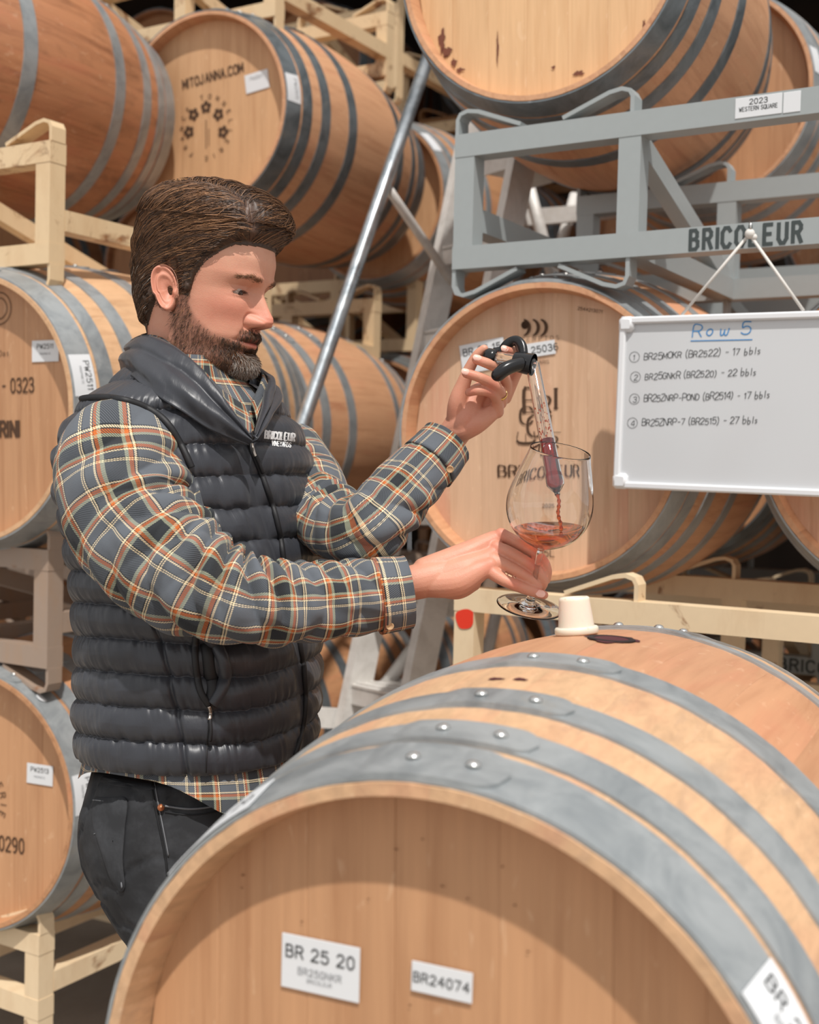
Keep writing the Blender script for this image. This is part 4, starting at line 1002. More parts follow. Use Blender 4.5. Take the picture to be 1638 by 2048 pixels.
# ---------------------------------------------------------------- hair
def strands(name,start_ij,steps,ds,dirf,lift,r0,mats,parent,jitter=.15,pickmat=None,r_end=.35,curl=0.):
    """start_ij: float grid coords (row,col). dirf(p)->desired local direction. lift(p,k/steps)->height over skin"""
    N=len(start_ij);ij=start_ij.copy();pts=[]
    dPu=(np.roll(Pl,-1,1)-np.roll(Pl,1,1))/2;dPv=np.gradient(Pl,axis=0)
    def samp(A,ij):
        r=np.clip(ij[:,0],0,NV-1.001);c=ij[:,1]%NU;r0_=r.astype(int);c0=c.astype(int);fr_=(r-r0_)[:,None];fc=(c-c0)[:,None];c1=(c0+1)%NU
        return (A[r0_,c0]*(1-fc)+A[r0_,c1]*fc)*(1-fr_)+(A[r0_+1,c0]*(1-fc)+A[r0_+1,c1]*fc)*fr_
    jit=rng.normal(0,jitter,(N,3));lj=rng.uniform(.75,1.12,N)
    for k in range(steps+1):
        p=samp(Pl,ij);nn=samp(HN,ij);nn/=np.linalg.norm(nn,axis=1)[:,None]
        h=lift(p,k/steps)*lj;pts.append(p+nn*h[:,None])
        d=dirf(p)+jit;d-=nn*(d*nn).sum(1)[:,None];d/=np.linalg.norm(d,axis=1)[:,None]+1e-9
        du=samp(dPu,ij);dv=samp(dPv,ij)
        a=(du*du).sum(1);b=(du*dv).sum(1);c=(dv*dv).sum(1);e=(d*du).sum(1);f_=(d*dv).sum(1);det=a*c-b*b+1e-14
        su=(e*c-f_*b)/det;sv=(f_*a-e*b)/det
        ij=ij+np.stack([sv,su],1)*ds;ij[:,0]=np.clip(ij[:,0],1,NV-6)
    P=np.stack(pts,1) # N,K,3
    return P
def ribbons(name,P,r0,mat_idx,mats,parent,r_end=.3,n=3):
    N,K,_=P.shape;T=np.gradient(P,axis=1);T/=np.linalg.norm(T,axis=2,keepdims=True)+1e-12
    ref=np.array([.3,.2,.93]);u=np.cross(T,ref);u/=np.linalg.norm(u,axis=2,keepdims=True)+1e-12;w=np.cross(T,u)
    k=np.linspace(0,1,K)[None,:,None];r=(r0[:,None,None])*(1-(1-r_end)*k**2)
    V=[];
    for a in range(n):
        t=2*math.pi*a/n;V.append(P+(u*math.cos(t)+w*math.sin(t))*r)
    V=np.stack(V,2).reshape(-1,3) # N,K,n
    base_=np.arange(N)[:,None,None]*(K*n);kk=np.arange(K-1)[None,:,None]*n;aa=np.arange(n)[None,None,:];a2=(aa+1)%n
    q=np.stack(np.broadcast_arrays(base_+kk+aa,base_+kk+a2,base_+kk+n+a2,base_+kk+n+aa),3).reshape(-1,4)
    me=bpy.data.meshes.new(name);me.vertices.add(len(V));me.vertices.foreach_set('co',V.astype(np.float32).ravel())
    me.loops.add(q.size);me.loops.foreach_set('vertex_index',q.astype(np.int32).ravel());me.polygons.add(len(q));me.polygons.foreach_set('loop_start',np.arange(0,q.size,4,dtype=np.int32))
    for m in mats: me.materials.append(m)
    me.update(calc_edges=True);mi=np.repeat(mat_idx,(K-1)*n).astype(np.int32);me.polygons.foreach_set('material_index',mi);me.shade_smooth()
    return obj(name,me,parent)
def hairm(name,c,r=.38): return NT(name).fin(c,r,0,Specular_IOR_Level=.6)
HMT=[hairm('hair_dark',S(62,43,31)),hairm('hair_brown',S(108,75,50)),hairm('hair_light',S(150,108,74)),hairm('hair_grey',S(190,180,170))]
def hthick(x,y,z):
    top=smooth(.03,.10,z);h=.007+.021*top;h=h+.010*smooth(.04,.09,y)*smooth(.055,.085,z)
    h=h+.004*smooth(-.02,-.08,y)*smooth(-.04,.05,z)
    part=np.exp(-((x-.036)/.0045)**2)*smooth(-.05,-.02,y)*smooth(.05,.075,z);h=h*(1-.20*part)*(1-.85*np.exp(-(((y+.012)/.022)**2+((z+.012)/.036)**2)**2))
    return h*(.10+.90*smooth(.0,.9,HMI(x,y,z)))
HMI=lambda x,y,z:hair_mask(x,y,z-.004)
def topdir(p):
    x,y,z=p[:,0],p[:,1],p[:,2];istop=smooth(.028,.042,x*0+x)*0
    sidew=smooth(.030,.042,x)+smooth(.060,.050,z)*(x>0)+smooth(-.05,-.062,x)*smooth(.07,.05,z);sidew=np.clip(sidew,0,1)[:,None]
    back=smooth(-.02,-.07,y)[:,None]
    ds_=np.stack([np.sign(x)*.15,-.95+0*x,-.32-.5*smooth(.0,-.08,y)],1)
    dt=np.stack([-.75+0*x,.50*smooth(-.05,.03,y)-.15,.15+.5*smooth(.07,.1,y)],1);db=np.stack([-.25+0*x,-.75+0*x,-.65+0*x],1)
    return ds_*sidew+(1-sidew)*(dt*(1-back)+db*back)
# cap
hm=hair_mask(X,Y,ZZ-.0);TK=hthick(X,Y,ZZ)
clump=fnoise(PH*16+ZZ*30,ZZ*70-PH*2,31,3)*.0030+fnoise(PH*50-ZZ*60,ZZ*160,32,2)*.0014
sel=hm>.02
CP=Pl+HN*((TK*.86+clump*smooth(.2,.9,hm))*sel+(~sel)*-.004)[...,None]
CW=Hw(CP[...,0],CP[...,1],CP[...,2]);fs=grid(NU,NV);sf=sel.reshape(-1);fs=[f for f in fs if any(sf[i] for i in f)]
ccol=np.ones((NV,NU,4));cb=np.array(S(66,47,34));ccol[...,:3]=cb
part=np.exp(-((X-.036)/.0035)**2)*smooth(-.05,-.02,Y)*smooth(.05,.075,ZZ);ccol[...,:3]=lerp(ccol[...,:3],np.array(S(176,126,104)),np.clip(part*.12,0,1))
n=NT('hair_mass');at=n.n('Attribute',attribute_name='Col');HM_=n.fin(at.outputs['Color'],.5,0)
hair=obj('hair',mesh('hair',put(CW.reshape(-1,3)),fs,HM_,True,attr={'Col':ccol.reshape(-1,4)}),person)
bm=bmesh.new();bm.from_mesh(hair.data);bmesh.ops.delete(bm,geom=[v for v in bm.verts if not v.link_faces],context='VERTS');bm.to_mesh(hair.data);bm.free()
wgt=(hm>.35).astype(float)*np.linalg.norm(np.cross((np.roll(Pl,-1,1)-np.roll(Pl,1,1))/2,np.gradient(Pl,axis=0)),axis=2);wgt[NV-8:]*=.3;pw=wgt.ravel()/wgt.sum()
def pick(p,N): q=rng.choice(len(p),N,p=p);return np.stack([q//NU+rng.random(N),q%NU+rng.random(N)],1)
st_=pick(pw,15000)
lf=lambda p,k:hthick(p[:,0],p[:,1],p[:,2])*.96+.0005+.0006*np.sin(p[:,1]*300+p[:,2]*200)
P=strands('h',st_,8,.0065,topdir,lf,None,None,None,jitter=.13)
mask_end=hair_mask(P[...,0],P[...,1],P[...,2]-.003)
P2=Hw(P[...,0],P[...,1],P[...,2])
p0=P[:,0];pk=rng.random(len(P));top_=smooth(.05,.09,p0[:,2])
mi=np.where(pk<.50-.2*top_,0,np.where(pk<.90-.15*top_,1,2));mi[(p0[:,2]<.02)&(p0[:,1]<0)&(pk>.93)]=3
ribbons('hair_strands',put(P2),rng.uniform(.00028,.00055,len(P)),mi,HMT,hair)
# quiff: curved locks rising from the front hairline and rolling back to the far side
NQ=900;k=np.linspace(0,1,12);Q=[]
for i in range(NQ):
    u_=rng.uniform(-1,1);v_=rng.random()
    x0=.030-.062*(u_*.5+.5);y0=.080-.012*abs(u_);z0=.074+.006*rng.random()
    L_=.030+.012*v_;up=.014+.018*v_
    a=k*math.pi*.95
    y=y0-.004+up*1.05*np.sin(a*.62)*1.0-.014*k;z=z0+.002+L_*np.sin(a*.60)*.80-.006*k**3;x=x0-.030*k**1.4+rng.normal(0,.0015)
    Q.append(np.stack([x+0*k,y+rng.normal(0,.0012),z+rng.normal(0,.0012)],1))
Q=np.array(Q);ribbons('hair_strands',put(Hw(Q[...,0],Q[...,1],Q[...,2])),rng.uniform(.0004,.0009,NQ),rng.choice([0,1,1,2],NQ),HMT,hair)
# beard
wb=np.clip(BM-.15,0,1)*np.linalg.norm(np.cross((np.roll(Pl,-1,1)-np.roll(Pl,1,1))/2,np.gradient(Pl,axis=0)),axis=2)
dens=.35+1.2*smooth(.06,.085,Y)+.4*smooth(.05,.07,Y);wb=wb*dens;st_=pick(wb.ravel()/wb.sum(),6500)
bd=lambda p:np.stack([np.sign(p[:,0])*.1,-.05+.5*smooth(.05,.09,p[:,1])*(p[:,2]<-.075)-.35*smooth(.06,.03,p[:,1]),-1+0*p[:,0]],1)
bl_f=lambda p,k:.0006+(.0030+.0070*smooth(.06,.088,p[:,1])*smooth(-.078,-.095,p[:,2]))*k
P=strands('b',st_,4,.0016,bd,bl_f,None,None,None,jitter=.35)
p0=P[:,0];pk=rng.random(len(P));gr=smooth(.06,.085,p0[:,1])*smooth(-.080,-.092,p0[:,2])*(np.abs(p0[:,0])<.03)
mi=np.where(pk<.55*gr,3,np.where(pk<.6,0,np.where(pk<.9,1,2)))
beard=ribbons('beard',put(Hw(P[...,0],P[...,1],P[...,2])),rng.uniform(.00016,.00034,len(P)),mi,HMT,person)
# eyebrows and lashes
zb=lambda ax:.0155+.0035*np.sin(np.clip((ax-.012)/.034,0,1)*math.pi*.75)
we=np.exp(-((ZZ-zb(aX))/.0021)**2)*smooth(.010,.014,aX)*smooth(.052,.044,aX)*(Y>.03);st_=pick((we/we.sum()).ravel(),330)
P=strands('e',st_,4,.0016,lambda p:np.stack([np.sign(p[:,0])*.9,0*p[:,0],.35-.6*smooth(.03,.045,np.abs(p[:,0]))],1),lambda p,k:.0004+.0012*np.sin(k*2.4)+0*p[:,0],None,None,None,jitter=.25)
ribbons('eyebrows',put(Hw(P[...,0],P[...,1],P[...,2])),rng.uniform(.00015,.00028,len(P)),rng.choice([1,1,2],len(P)),HMT,person)
L_=[]
for sg in(1,-1):
    for q in np.linspace(-.9,1,26):
        ax=.032+q*.0128;j=int(np.argmin(np.abs(zz-(-.0026-.001*q+.0034*(1-q*q)))));i=int(np.argmin(np.hypot(X[j]-sg*ax,(Y[j]<0)*1.)));p=Pl[j,i]
        L_.append([p,p+np.array([sg*.0006*q,.0035,-.0012]),p+np.array([sg*.0014*q,.0065,-.0010])])
L_=np.array(L_);ribbons('eyelashes',put(Hw(L_[...,0],L_[...,1],L_[...,2])),np.full(len(L_),.00022),np.zeros(len(L_),int),HMT,person)
# ---------------------------------------------------------------- nails and ring
def nail(px,py,d,dirpx,w,l,tilt=0):
    c=U(px,py,d);dx=(U(px+dirpx[0],py+dirpx[1],d)-c);dx/=np.linalg.norm(dx);nrm=-ray(px,py)+np.array([0,0,.5+tilt]);nrm-=dx*np.dot(nrm,dx);nrm/=np.linalg.norm(nrm);s=np.cross(nrm,dx)
    v=[];NN=14
    for rr,hh_ in((1,-.0006),(.85,.0),(.4,.0005),(0.01,.0006)):
        for i in range(NN):
            a=2*math.pi*i/NN;ca,sa=math.cos(a),math.sin(a);ca=np.sign(ca)*abs(ca)**.7;v.append(c+dx*l/2*ca*rr+s*w/2*sa*rr+nrm*(hh_-.0012*(sa*rr)**2))
    return MB().add([p-PO for p in v],grid(NN,4)).build('fingernail',M['nail'],person,True)
nail(1081,1186,1.5835,(26,7),.0105,.0135)
nail(931,742,1.6440,(-26,-6),.0095,.011);nail(955,714.5,1.6415,(-24,-6),.0095,.012);nail(1010,696,1.657,(-24,-7),.0095,.011)
c=U(1001,789,1.684);ax_=U(1001,806,1.702)-U(999,777,1.672);q=Vector(ax_).to_track_quat('Z','Y').to_matrix().to_4x4()
mb=MB();mb.lathe([(.0086,-.002),(.0094,-.002),(.0097,0),(.0094,.002),(.0086,.002)],28,Matrix.Translation(c-PO)@q,closed=True);mb.build('ring',M['gold'],person,True)
# ---------------------------------------------------------------- torso surface shared by shirt and vest
ST=[(1640,398,.172,.150,14),(1555,400,.172,.152,15),(1450,403,.176,.157,19),(1300,405,.176,.155,26),(1150,396,.180,.147,33),(1000,380,.190,.137,40),(900,374,.186,.130,44),(840,372,.168,.120,45),(795,371,.142,.106,45),(755,370,.105,.088,44),(722,371,.078,.074,42),(695,373,.068,.066,42)]
def torso(nu,y0,y1,nv,offs=0.):
    ys=np.linspace(y0,y1,nv);s=np.array(ST)[::-1];f=lambda k:sm1(np.interp(ys,s[:,0],s[:,k]),9)
    cx,a,b,al=f(1),f(2),f(3),np.radians(f(4));th=np.linspace(0,2*math.pi,nu,endpoint=False);P=np.zeros((nv,nu,3))
    for j in range(nv):
        C=U(cx[j],ys[j],1.735);C[2]=CZ+(C[2]-CZ)*(1.62/1.735);Fa=np.array([math.cos(al[j]),-math.sin(al[j]),0]);Ra=np.array([Fa[1],-Fa[0],0])
        c,s2=np.cos(th),np.sin(th);e=2/2.35
        P[j]=C+(np.sign(c)*np.abs(c)**e*(b[j]+offs))[:,None]*Fa+(np.sign(s2)*np.abs(s2)**e*(a[j]+offs))[:,None]*Ra
    return P,ys,th
M['nylon']=M['vest']
# shirt body, hem below the vest
Pt,ys,th=torso(160,1600,700,120,-.012)
hem=np.cos(2*(th-.9));drop=(np.clip(-hem,0,1)*.0-.0)
Pt[...,2]+=(-.024*np.exp(-((th-5.9+0)%(2*math.pi)/1.0-0)**2)-.0)[None,:]*smooth(1480,1600,ys)[:,None]
low=smooth(1500,1600,ys)[:,None,None];Pt=Pt+0*low
kk=(ys[:,None]>1540)*np.ones_like(th)[None];rc=gnormal(Pt)
cen_=Pt.mean(1,keepdims=True);out=Pt-cen_;out/=np.linalg.norm(out,axis=2,keepdims=True);Pt=Pt+out*(.004+.012*low+.004*fnoise(th[None,:]*2+0*ys[:,None],ys[:,None]/90,41)[...,None]*low)
uvs=np.stack(np.meshgrid(th*.165,-ys/1420),2).reshape(-1,2)
keep=np.ones((len(ys),len(th)),bool);hemline=1536+72*np.exp(-((((th-.75+math.pi)%(2*math.pi))-math.pi)/.50)**2)+46*np.exp(-((((th-2.75+math.pi)%(2*math.pi))-math.pi)/.45)**2);keep=ys[:,None]<hemline[None]+3
for i_ in range(160):
    ks=np.where(ys>hemline[i_])[0]
    if len(ks):
        k0=ks.max();f0=(hemline[i_]-ys[k0+1])/(ys[k0]-ys[k0+1]);Pt[ks,i_]=Pt[k0+1,i_]*(1-f0)+Pt[k0,i_]*f0
fs=grid(160,120)
shirt=obj('shirt',mesh('shirt',put(Pt.reshape(-1,3)),fs,M['plaid'],True,uv=uvs),person)
# vest
NUv,NVv=520,560
Pv,ys,th=torso(NUv,1540,722,NVv,0.)
cen_=Pv.mean(1,keepdims=True);out=Pv-cen_;out[...,2]=0;out/=np.linalg.norm(out,axis=2,keepdims=True)
wav=fnoise(th[None]*1.6+0*ys[:,None],ys[:,None]/160.,51)*7+3*np.sin(th[None]*3)
s_=(1536-ys[:,None]+wav)/65.;f_=s_-np.floor(s_);e_=np.minimum(f_,1-f_)
puff=.0095*(1-np.exp(-e_*7.0))*(1-.25*(2*f_-1)**2)
rip=fnoise(th[None]*30+2*np.floor(s_),s_*.9,52,2)*.0038*np.exp(-e_*4)+fnoise(th[None]*4+np.floor(s_)*9,s_*1.1+th[None]*2,53,2)*.0024*(1-np.exp(-e_*6))
dia=np.abs(fnoise(th[None]*5+s_*.9,s_*.7-th[None]*4,54,2));rip+=.0030*fnoise(th[None]*5+s_*.8,s_*.55-th[None]*1.5,57,2)*(1-np.exp(-e_*5))
zipd=np.abs((th+math.pi)%(2*math.pi)-math.pi)[None];seam=np.exp(-((((th-5.15*0-1.22+math.pi)%(2*math.pi)-math.pi))/.02)**2)[None]*smooth(1180,1240,ys)[:,None]
sl_=.006*np.exp(-(zipd/.045)**2)
Pv=Pv+out*((puff+rip)*(1-.75*np.exp(-(zipd/.055)**2))-.006*seam-.003)[...,None]
fade=smooth(1540,1529,ys)[:,None];Pv=Pv-out*(.012*(1-fade))[...,None]
vN=0
notch=(ys[:,None]<878)&(zipd<np.clip((878-ys[:,None])/150,0,1)*.62+.0)
uvs=np.stack(np.meshgrid(th*.165,-ys/1420),2).reshape(-1,2)
kp=~notch.reshape(-1);fs=[f for f in grid(NUv,NVv) if kp[f[0]]]
vest=obj('vest',mesh('vest',put(Pv.reshape(-1,3)),fs,M['vest'],True,uv=uvs),person)
def strip_mesh(name,top,bot,mat,parent,n=90,m=16,th_=.006,puffs=0,amp=.006,uvs_=1.,roll=0.):
    A=cat([U(*p) for p in top],n);B_=cat([U(*p) for p in bot],n);t=np.linspace(0,1,m)[:,None,None];G_=A[None]*(1-t)+B_[None]*t
    c=G_.mean((0,1));o=G_-c;o[...,2]=0;o/=np.linalg.norm(o,axis=2,keepdims=True)
    G_=G_+o*(amp*np.sin(np.linspace(0,math.pi,m))[:,None,None]*(1 if not puffs else (1-np.exp(-6*np.abs((np.linspace(0,puffs,m)[:,None,None]%1)-.5)))))
    G_=G_+o*(fnoise(np.linspace(0,14,n)[None]+0*t[...,0],np.linspace(0,2.5,m)[:,None]+np.linspace(0,3,n)[None],61)*.003*puffs)[...,None]
    I=G_-o*th_;V=np.concatenate([G_,I[::-1]],0);mm=2*m;f=[]
    for j in range(mm):
        for i in range(n-1): j2=(j+1)%mm;f.append((j*n+i,j*n+i+1,j2*n+i+1,j2*n+i))
    f+=[tuple(j*n for j in range(mm)),tuple(j*n+n-1 for j in range(mm))[::-1]]
    uv=np.stack(np.meshgrid(np.linspace(0,n*.0045,n),np.concatenate([np.linspace(0,.06,m),np.linspace(.06,0,m)])),2).reshape(-1,2)
    me=mesh(name,put(V.reshape(-1,3)),f,mat,True,uv=uv);bm=bmesh.new();bm.from_mesh(me);bmesh.ops.recalc_face_normals(bm,faces=bm.faces);bm.to_mesh(me);bm.free();return obj(name,me,parent)
strip_mesh('vest_collar',[(503,872,1.598),(443,788,1.60),(392,727,1.625),(342,692,1.650),(292,672,1.69),(256,684,1.76),(292,668,1.83),(380,675,1.87),(468,705,1.86),(528,742,1.80),(546,760,1.745),(532,804,1.675),(511,866,1.618)],
 [(498,890,1.602),(425,862,1.595),(362,822,1.590),(312,790,1.605),(262,752,1.65),(240,742,1.75),(280,742,1.85),(380,752,1.89),(485,785,1.87),(545,792,1.80),(552,812,1.735),(534,850,1.665),(509,886,1.618)],M['vest'],vest,n=150,m=26,th_=.009,puffs=1.6,amp=.011)
strip_mesh('shirt_collar',[(494,812,1.675),(450,784,1.668),(404,737,1.668),(354,697,1.672),(312,671,1.70),(281,670,1.76),(310,664,1.82),(385,668,1.845),(458,696,1.83),(508,734,1.785),(528,752,1.745),(505,806,1.685)],
 [(503,868,1.622),(458,840,1.615),(410,785,1.625),(352,742,1.640),(298,716,1.68),(272,715,1.76),(300,716,1.84),(382,728,1.86),(462,748,1.85),(528,785,1.79),(540,808,1.74),(517,864,1.650)],M['plaid'],shirt,n=120,m=12,th_=.003,amp=.004)
# sleeves
def sleeve(name,L,nu,nv,folds,seed,caplen=0,amp=.005,uo=0.):
    A=np.array([[*U(a,b,c),r*c/F] for a,b,c,r in L]);C=cat(A,nv);X_=C[:,:3];R_=C[:,3];T=np.gradient(X_,axis=0);ds=np.linalg.norm(T,axis=1);sl=np.concatenate([[0],np.cumsum(ds[1:])]);T/=ds[:,None]
    u=np.cross(T[0],[0,1.,0.]);u/=np.linalg.norm(u);P=np.zeros((nv,nu,3));th=np.linspace(0,2*math.pi,nu,endpoint=False)
    for j in range(nv):
        u=u-T[j]*np.dot(u,T[j]);u/=np.linalg.norm(u);w=np.cross(T[j],u)
        P[j]=X_[j]+R_[j]*(np.cos(th)[:,None]*u+np.sin(th)[:,None]*w)
    o=P-X_[:,None];o/=np.linalg.norm(o,axis=2,keepdims=True)
    S2=np.broadcast_to(sl[:,None],(nv,nu));TH2=np.broadcast_to(th[None],(nv,nu))
    d=fnoise(TH2*.9+0,S2*11,seed,2)*amp+fnoise(np.cos(TH2)*1.6+S2*4,np.sin(TH2)*1.6+S2*13,seed+1,3)*amp*1.2
    for (sc,sw,dirpx,kfreq,am,slant) in folds:
        pt=U(*dirpx);k=int(np.argmin(np.abs(sl-sc)));dv=pt-X_[k];dv/=np.linalg.norm(dv)
        ang=np.clip((o*dv).sum(2),-1,1);wgt=np.exp(-((S2-sc)/sw)**2)*smooth(.0,.8,ang)
        cr=(np.cross(o,dv)*T[k]).sum(2)
        d=d+am*wgt*(np.abs(np.sin(kfreq*(S2-sc)+slant*cr))**1.0-.5)
    tuck=smooth(0,6,np.arange(nv)-(nv*.845 if nv>280 else nv*.835))*.0065
    P=P+o*(d*(1-tuck[:,None]/.0065*.8)-tuck[:,None])[...,None]
    return P,sl,th,X_,T,R_,o
def sleeve_obj(name,P,sl,th,R_,parent,cuff=None,uvo=(0,0)):
    nv,nu=P.shape[:2];uv=np.stack([np.broadcast_to(th[None]*R_.mean()+uvo[0],(nv,nu)),np.broadcast_to(sl[:,None]+uvo[1],(nv,nu))],2)
    # seam column duplicated so the check does not smear
    P2=np.concatenate([P,P[:,:1]],1);uv2=np.concatenate([uv,uv[:,:1]+np.array([2*math.pi*R_.mean(),0])],1).reshape(-1,2)
    return obj(name,mesh(name,put(P2.reshape(-1,3)),grid(nu+1,nv,False),M['plaid'],True,uv=uv2),parent)
def cuff(name,X_,T,R_,i0,i1,extra,parent,uvo,o):
    # separate thicker cuff band around the sleeve end
    n=90;rows=[];th=np.linspace(0,2*math.pi,n+1)
    Xc=cat(X_[i0:i1],14);Rc=np.interp(np.linspace(0,1,14),np.linspace(0,1,i1-i0),R_[i0:i1])+extra;t=X_[i1-1]-X_[i0];t/=np.linalg.norm(t);u=np.cross(t,[0,1.,0]);u/=np.linalg.norm(u);w=np.cross(t,u)
    pr=[(0,-.004)]+[(k/13,0) for k in range(14)]+[(1,-.0035),(.9,-.004),(.5,-.004)]
    V=[];UV=[];Lc=np.linalg.norm(X_[i1-1]-X_[i0])
    for f_,dr in pr:
        k=min(13,int(round(f_*13)));wv=.0016*fnoise(th*2,f_*1.5+0*th,71)
        V.append(Xc[k]+(Rc[k]+dr+wv)[:,None]*(np.cos(th)[:,None]*u+np.sin(th)[:,None]*w));UV.append(np.stack([th*.05+uvo[0],f_*Lc+uvo[1]+0*th],1))
    V=np.array(V);return obj(name,mesh(name,put(V.reshape(-1,3)),grid(n+1,len(pr),False),M['plaid'],True,uv=np.array(UV).reshape(-1,2)),parent),(Xc,Rc,u,w,t)
LR=[(238,868,1.66,70),(238,905,1.62,118),(245,960,1.60,136),(265,1045,1.575,134),(325,1115,1.55,126),(395,1165,1.535,108),(480,1203,1.53,88),(580,1208,1.55,83),(700,1199,1.58,78),(790,1188,1.595,70),(815,1184,1.598,68)]
P,sl,th_s,X_,T_,R_,o_s=sleeve('sleeve',LR,200,300,[(.34,.08,(520,1050,1.45),110,.018,2.),(.28,.10,(300,1300,1.45),60,.010,3.),(.12,.08,(350,900,1.45),50,.011,2.5),(.50,.07,(640,1100,1.5),80,.008,3.),(.22,.08,(420,1010,1.45),70,.010,-3.),(.42,.08,(520,1300,1.5),60,.008,-2.)],81)
# dome cap
dome=[];C0=X_[0]-T_[0]*.03
P=np.concatenate([(C0[None,None]+(P[:1]-X_[0])*.55),P],0);sl=np.concatenate([[sl[0]-.03],sl])
sv=sleeve_obj('sleeve',P,sl,th_s,np.full(1,.062),shirt,uvo=(.02,.0))
cf,(Xc,Rc,cu,cw,ct)=cuff('cuff',X_,T_,R_,255,300,.0032,shirt,(.03,.022),o_s)
LL=[(560,880,1.89,50),(580,915,1.875,72),(606,975,1.84,84),(645,1032,1.77,76),(690,1064,1.68,68),(738,1054,1.635,66),(780,1012,1.65,68),(830,958,1.675,62),(872,912,1.695,54),(893,886,1.705,50)]
P,sl,th_s,X2,T2,R2,o2=sleeve('sleeve',LL,180,260,[(.27,.07,(725,960,1.55),100,.018,3.),(.22,.08,(690,1150,1.6),80,.012,3.),(.36,.07,(800,1100,1.6),70,.010,3.),(.12,.08,(600,1000,1.5),60,.010,3.)],91)
sv2=sleeve_obj('sleeve',P,sl,th_s,np.full(1,.055),shirt,uvo=(.04,.05))
cf2,(Xc2,Rc2,cu2,cw2,ct2)=cuff('cuff',X2,T2,R2,218,260,.0032,shirt,(.01,.04),o2)
def bvh(objs):
    V=[];Fs=[]
    for o in objs:
        n0=len(V);V+=[Vector(v.co)+Vector(PO) for v in o.data.vertices];Fs+=[[i+n0 for i in p.vertices] for p in o.data.polygons]
    return BVHTree.FromPolygons(V,Fs)
def drop(bv,px,py,lift=.001):
    r=ray(px,py);r=r/np.linalg.norm(r);h=bv.ray_cast(Vector(CAM),Vector(r))
    if h[0] is None: return None
    return np.array(h[0][:])-r*lift
def surf_tube(bv,pts,r,name,mat,parent,lift=.001,n=40,nn=8,flat=None,**k):
    pp=cat(pts,n);q=[drop(bv,x,y,lift) for x,y in pp];q=[x for x in q if x is not None]
    if len(q)<3:return
    q=np.array(q);q[1:-1]=(q[:-2]+q[1:-1]*2+q[2:])/4
    return MB().tube(q-PO,r,nn,flat=flat).build(name,mat,parent,True,**k)
def button(p,nrm,r,parent):
    q=Vector(nrm).to_track_quat('Z','Y').to_matrix().to_4x4();mb=MB();mb.lathe([(r*.9,0),(r,.0008),(r*.95,.0022),(r*.75,.0020),(r*.6,.0013),(.0001,.0013)],20,Matrix.Translation(np.array(p)-PO)@q);return mb.build('button',M['button'],parent,True)
bs=bvh([sv,sv2,cf,cf2]);
for px,py in((780,1252),(652,1286),(900,938),(868,1030)):
    p=drop(bs,px,py,.0005)
    if p is not None: nr=-ray(px,py)*np.array([1,1,1])+np.array([0,0,-.25]);button(p,nr,.0052,shirt)
# vest details
bv=bvh([vest]);bva=bvh([vest,sv,sv2])
surf_tube(bv,[(498,886),(520,940),(545,1010),(558,1060),(566,1110),(578,1200),(600,1290),(608,1340),(611,1400),(606,1450),(590,1510)],.0042,'zipper',M['trim'],vest,.001,80,8)
zp=surf_tube(bv,[(503,884),(508,904),(512,914)],.0022,'zip_slider',M['zip'],vest,.006,12)
surf_tube(bv,[(512,912),(520,930),(526,946)],.0028,'zip_pull',M['trim'],vest,.007,12)
surf_tube(bva,[(150,800),(190,795),(235,798),(285,812),(330,842),(362,890),(383,935)],.0050,'armhole_binding',M['trim'],vest,.001,70,8)
surf_tube(bv,[(392,1270),(390,1310),(394,1350),(402,1385),(418,1410)],.0045,'pocket_welt',M['trim'],vest,.002,30)
surf_tube(bv,[(410,1268),(432,1292),(446,1320),(450,1350),(442,1382),(425,1408)],.0085,'pocket_flap_edge',M['vest'],vest,.001,40,10)
surf_tube(bv,[(412,1290),(418,1330),(424,1375),(420,1400)],.010,'pocket_opening',M['trim'],vest,-.006,30,10)
surf_tube(bv,[(418,1412),(421,1424),(419,1440)],.0026,'zip_slider',M['zip'],vest,.004,10)
surf_tube(bv,[(420,1438),(422,1462),(420,1482)],.0024,'zip_pull',M['trim'],vest,.004,12)
surf_tube(bv,[(418,1440),(414,1490),(412,1545)],.0011,'side_seam',M['trim'],vest,.0004,30)
def surf_text(t,px,py,h,rot,mat,parent,bvv,**k):
    c,s=math.cos(rot),math.sin(rot);o=lettering('embroidery',t,(px,py,0),(c,s,0),(s,-c,0),(0,0,1),h,mat,parent,**k)
    for v in o.data.vertices:
        p=drop(bvv,v.co.x,v.co.y,.0012)
        if p is None:p=U(v.co.x,v.co.y,1.62)
        v.co=p-PO
    return o
surf_text('BRICOLEUR',560,872,14,.10,M['embroid'],vest,bv,wt=.17,style='serif',asp=.55,track=1.0)
surf_text('VINEYARDS',563,888,9,.10,M['embroid'],vest,bv,wt=.17,asp=.58,track=.95)
# ---------------------------------------------------------------- jeans, shoes
mb=MB()
JS=[(1520,400,.150,.143,15),(1560,398,.158,.150,14),(1620,392,.163,.160,12),(1680,390,.163,.163,10),(1740,392,.160,.150,10),(1790,398,.155,.128,10),(1830,402,.15,.110,10)]
v=[];nn=64
for y,cx,a,b,al in cat(JS,24):
    C=U(cx,y,1.74);al=math.radians(al);Fa=np.array([math.cos(al),-math.sin(al),0]);Ra=np.array([Fa[1],-Fa[0],0])
    for i in range(nn):
        t=2*math.pi*i/nn;v.append(C+math.cos(t)*b*Fa+math.sin(t)*a*Ra)
mb.add(v,grid(nn,24)+[tuple(range(nn))[::-1],tuple(23*nn+i for i in range(nn))])
chain(mb,[(372,1700,1.68,125),(368,1790,1.67,120),(366,1880,1.66,108),(372,2100,1.66,88),(380,2350,1.68,76),(380,2700,1.70,66),(378,2930,1.70,62)],n=28)
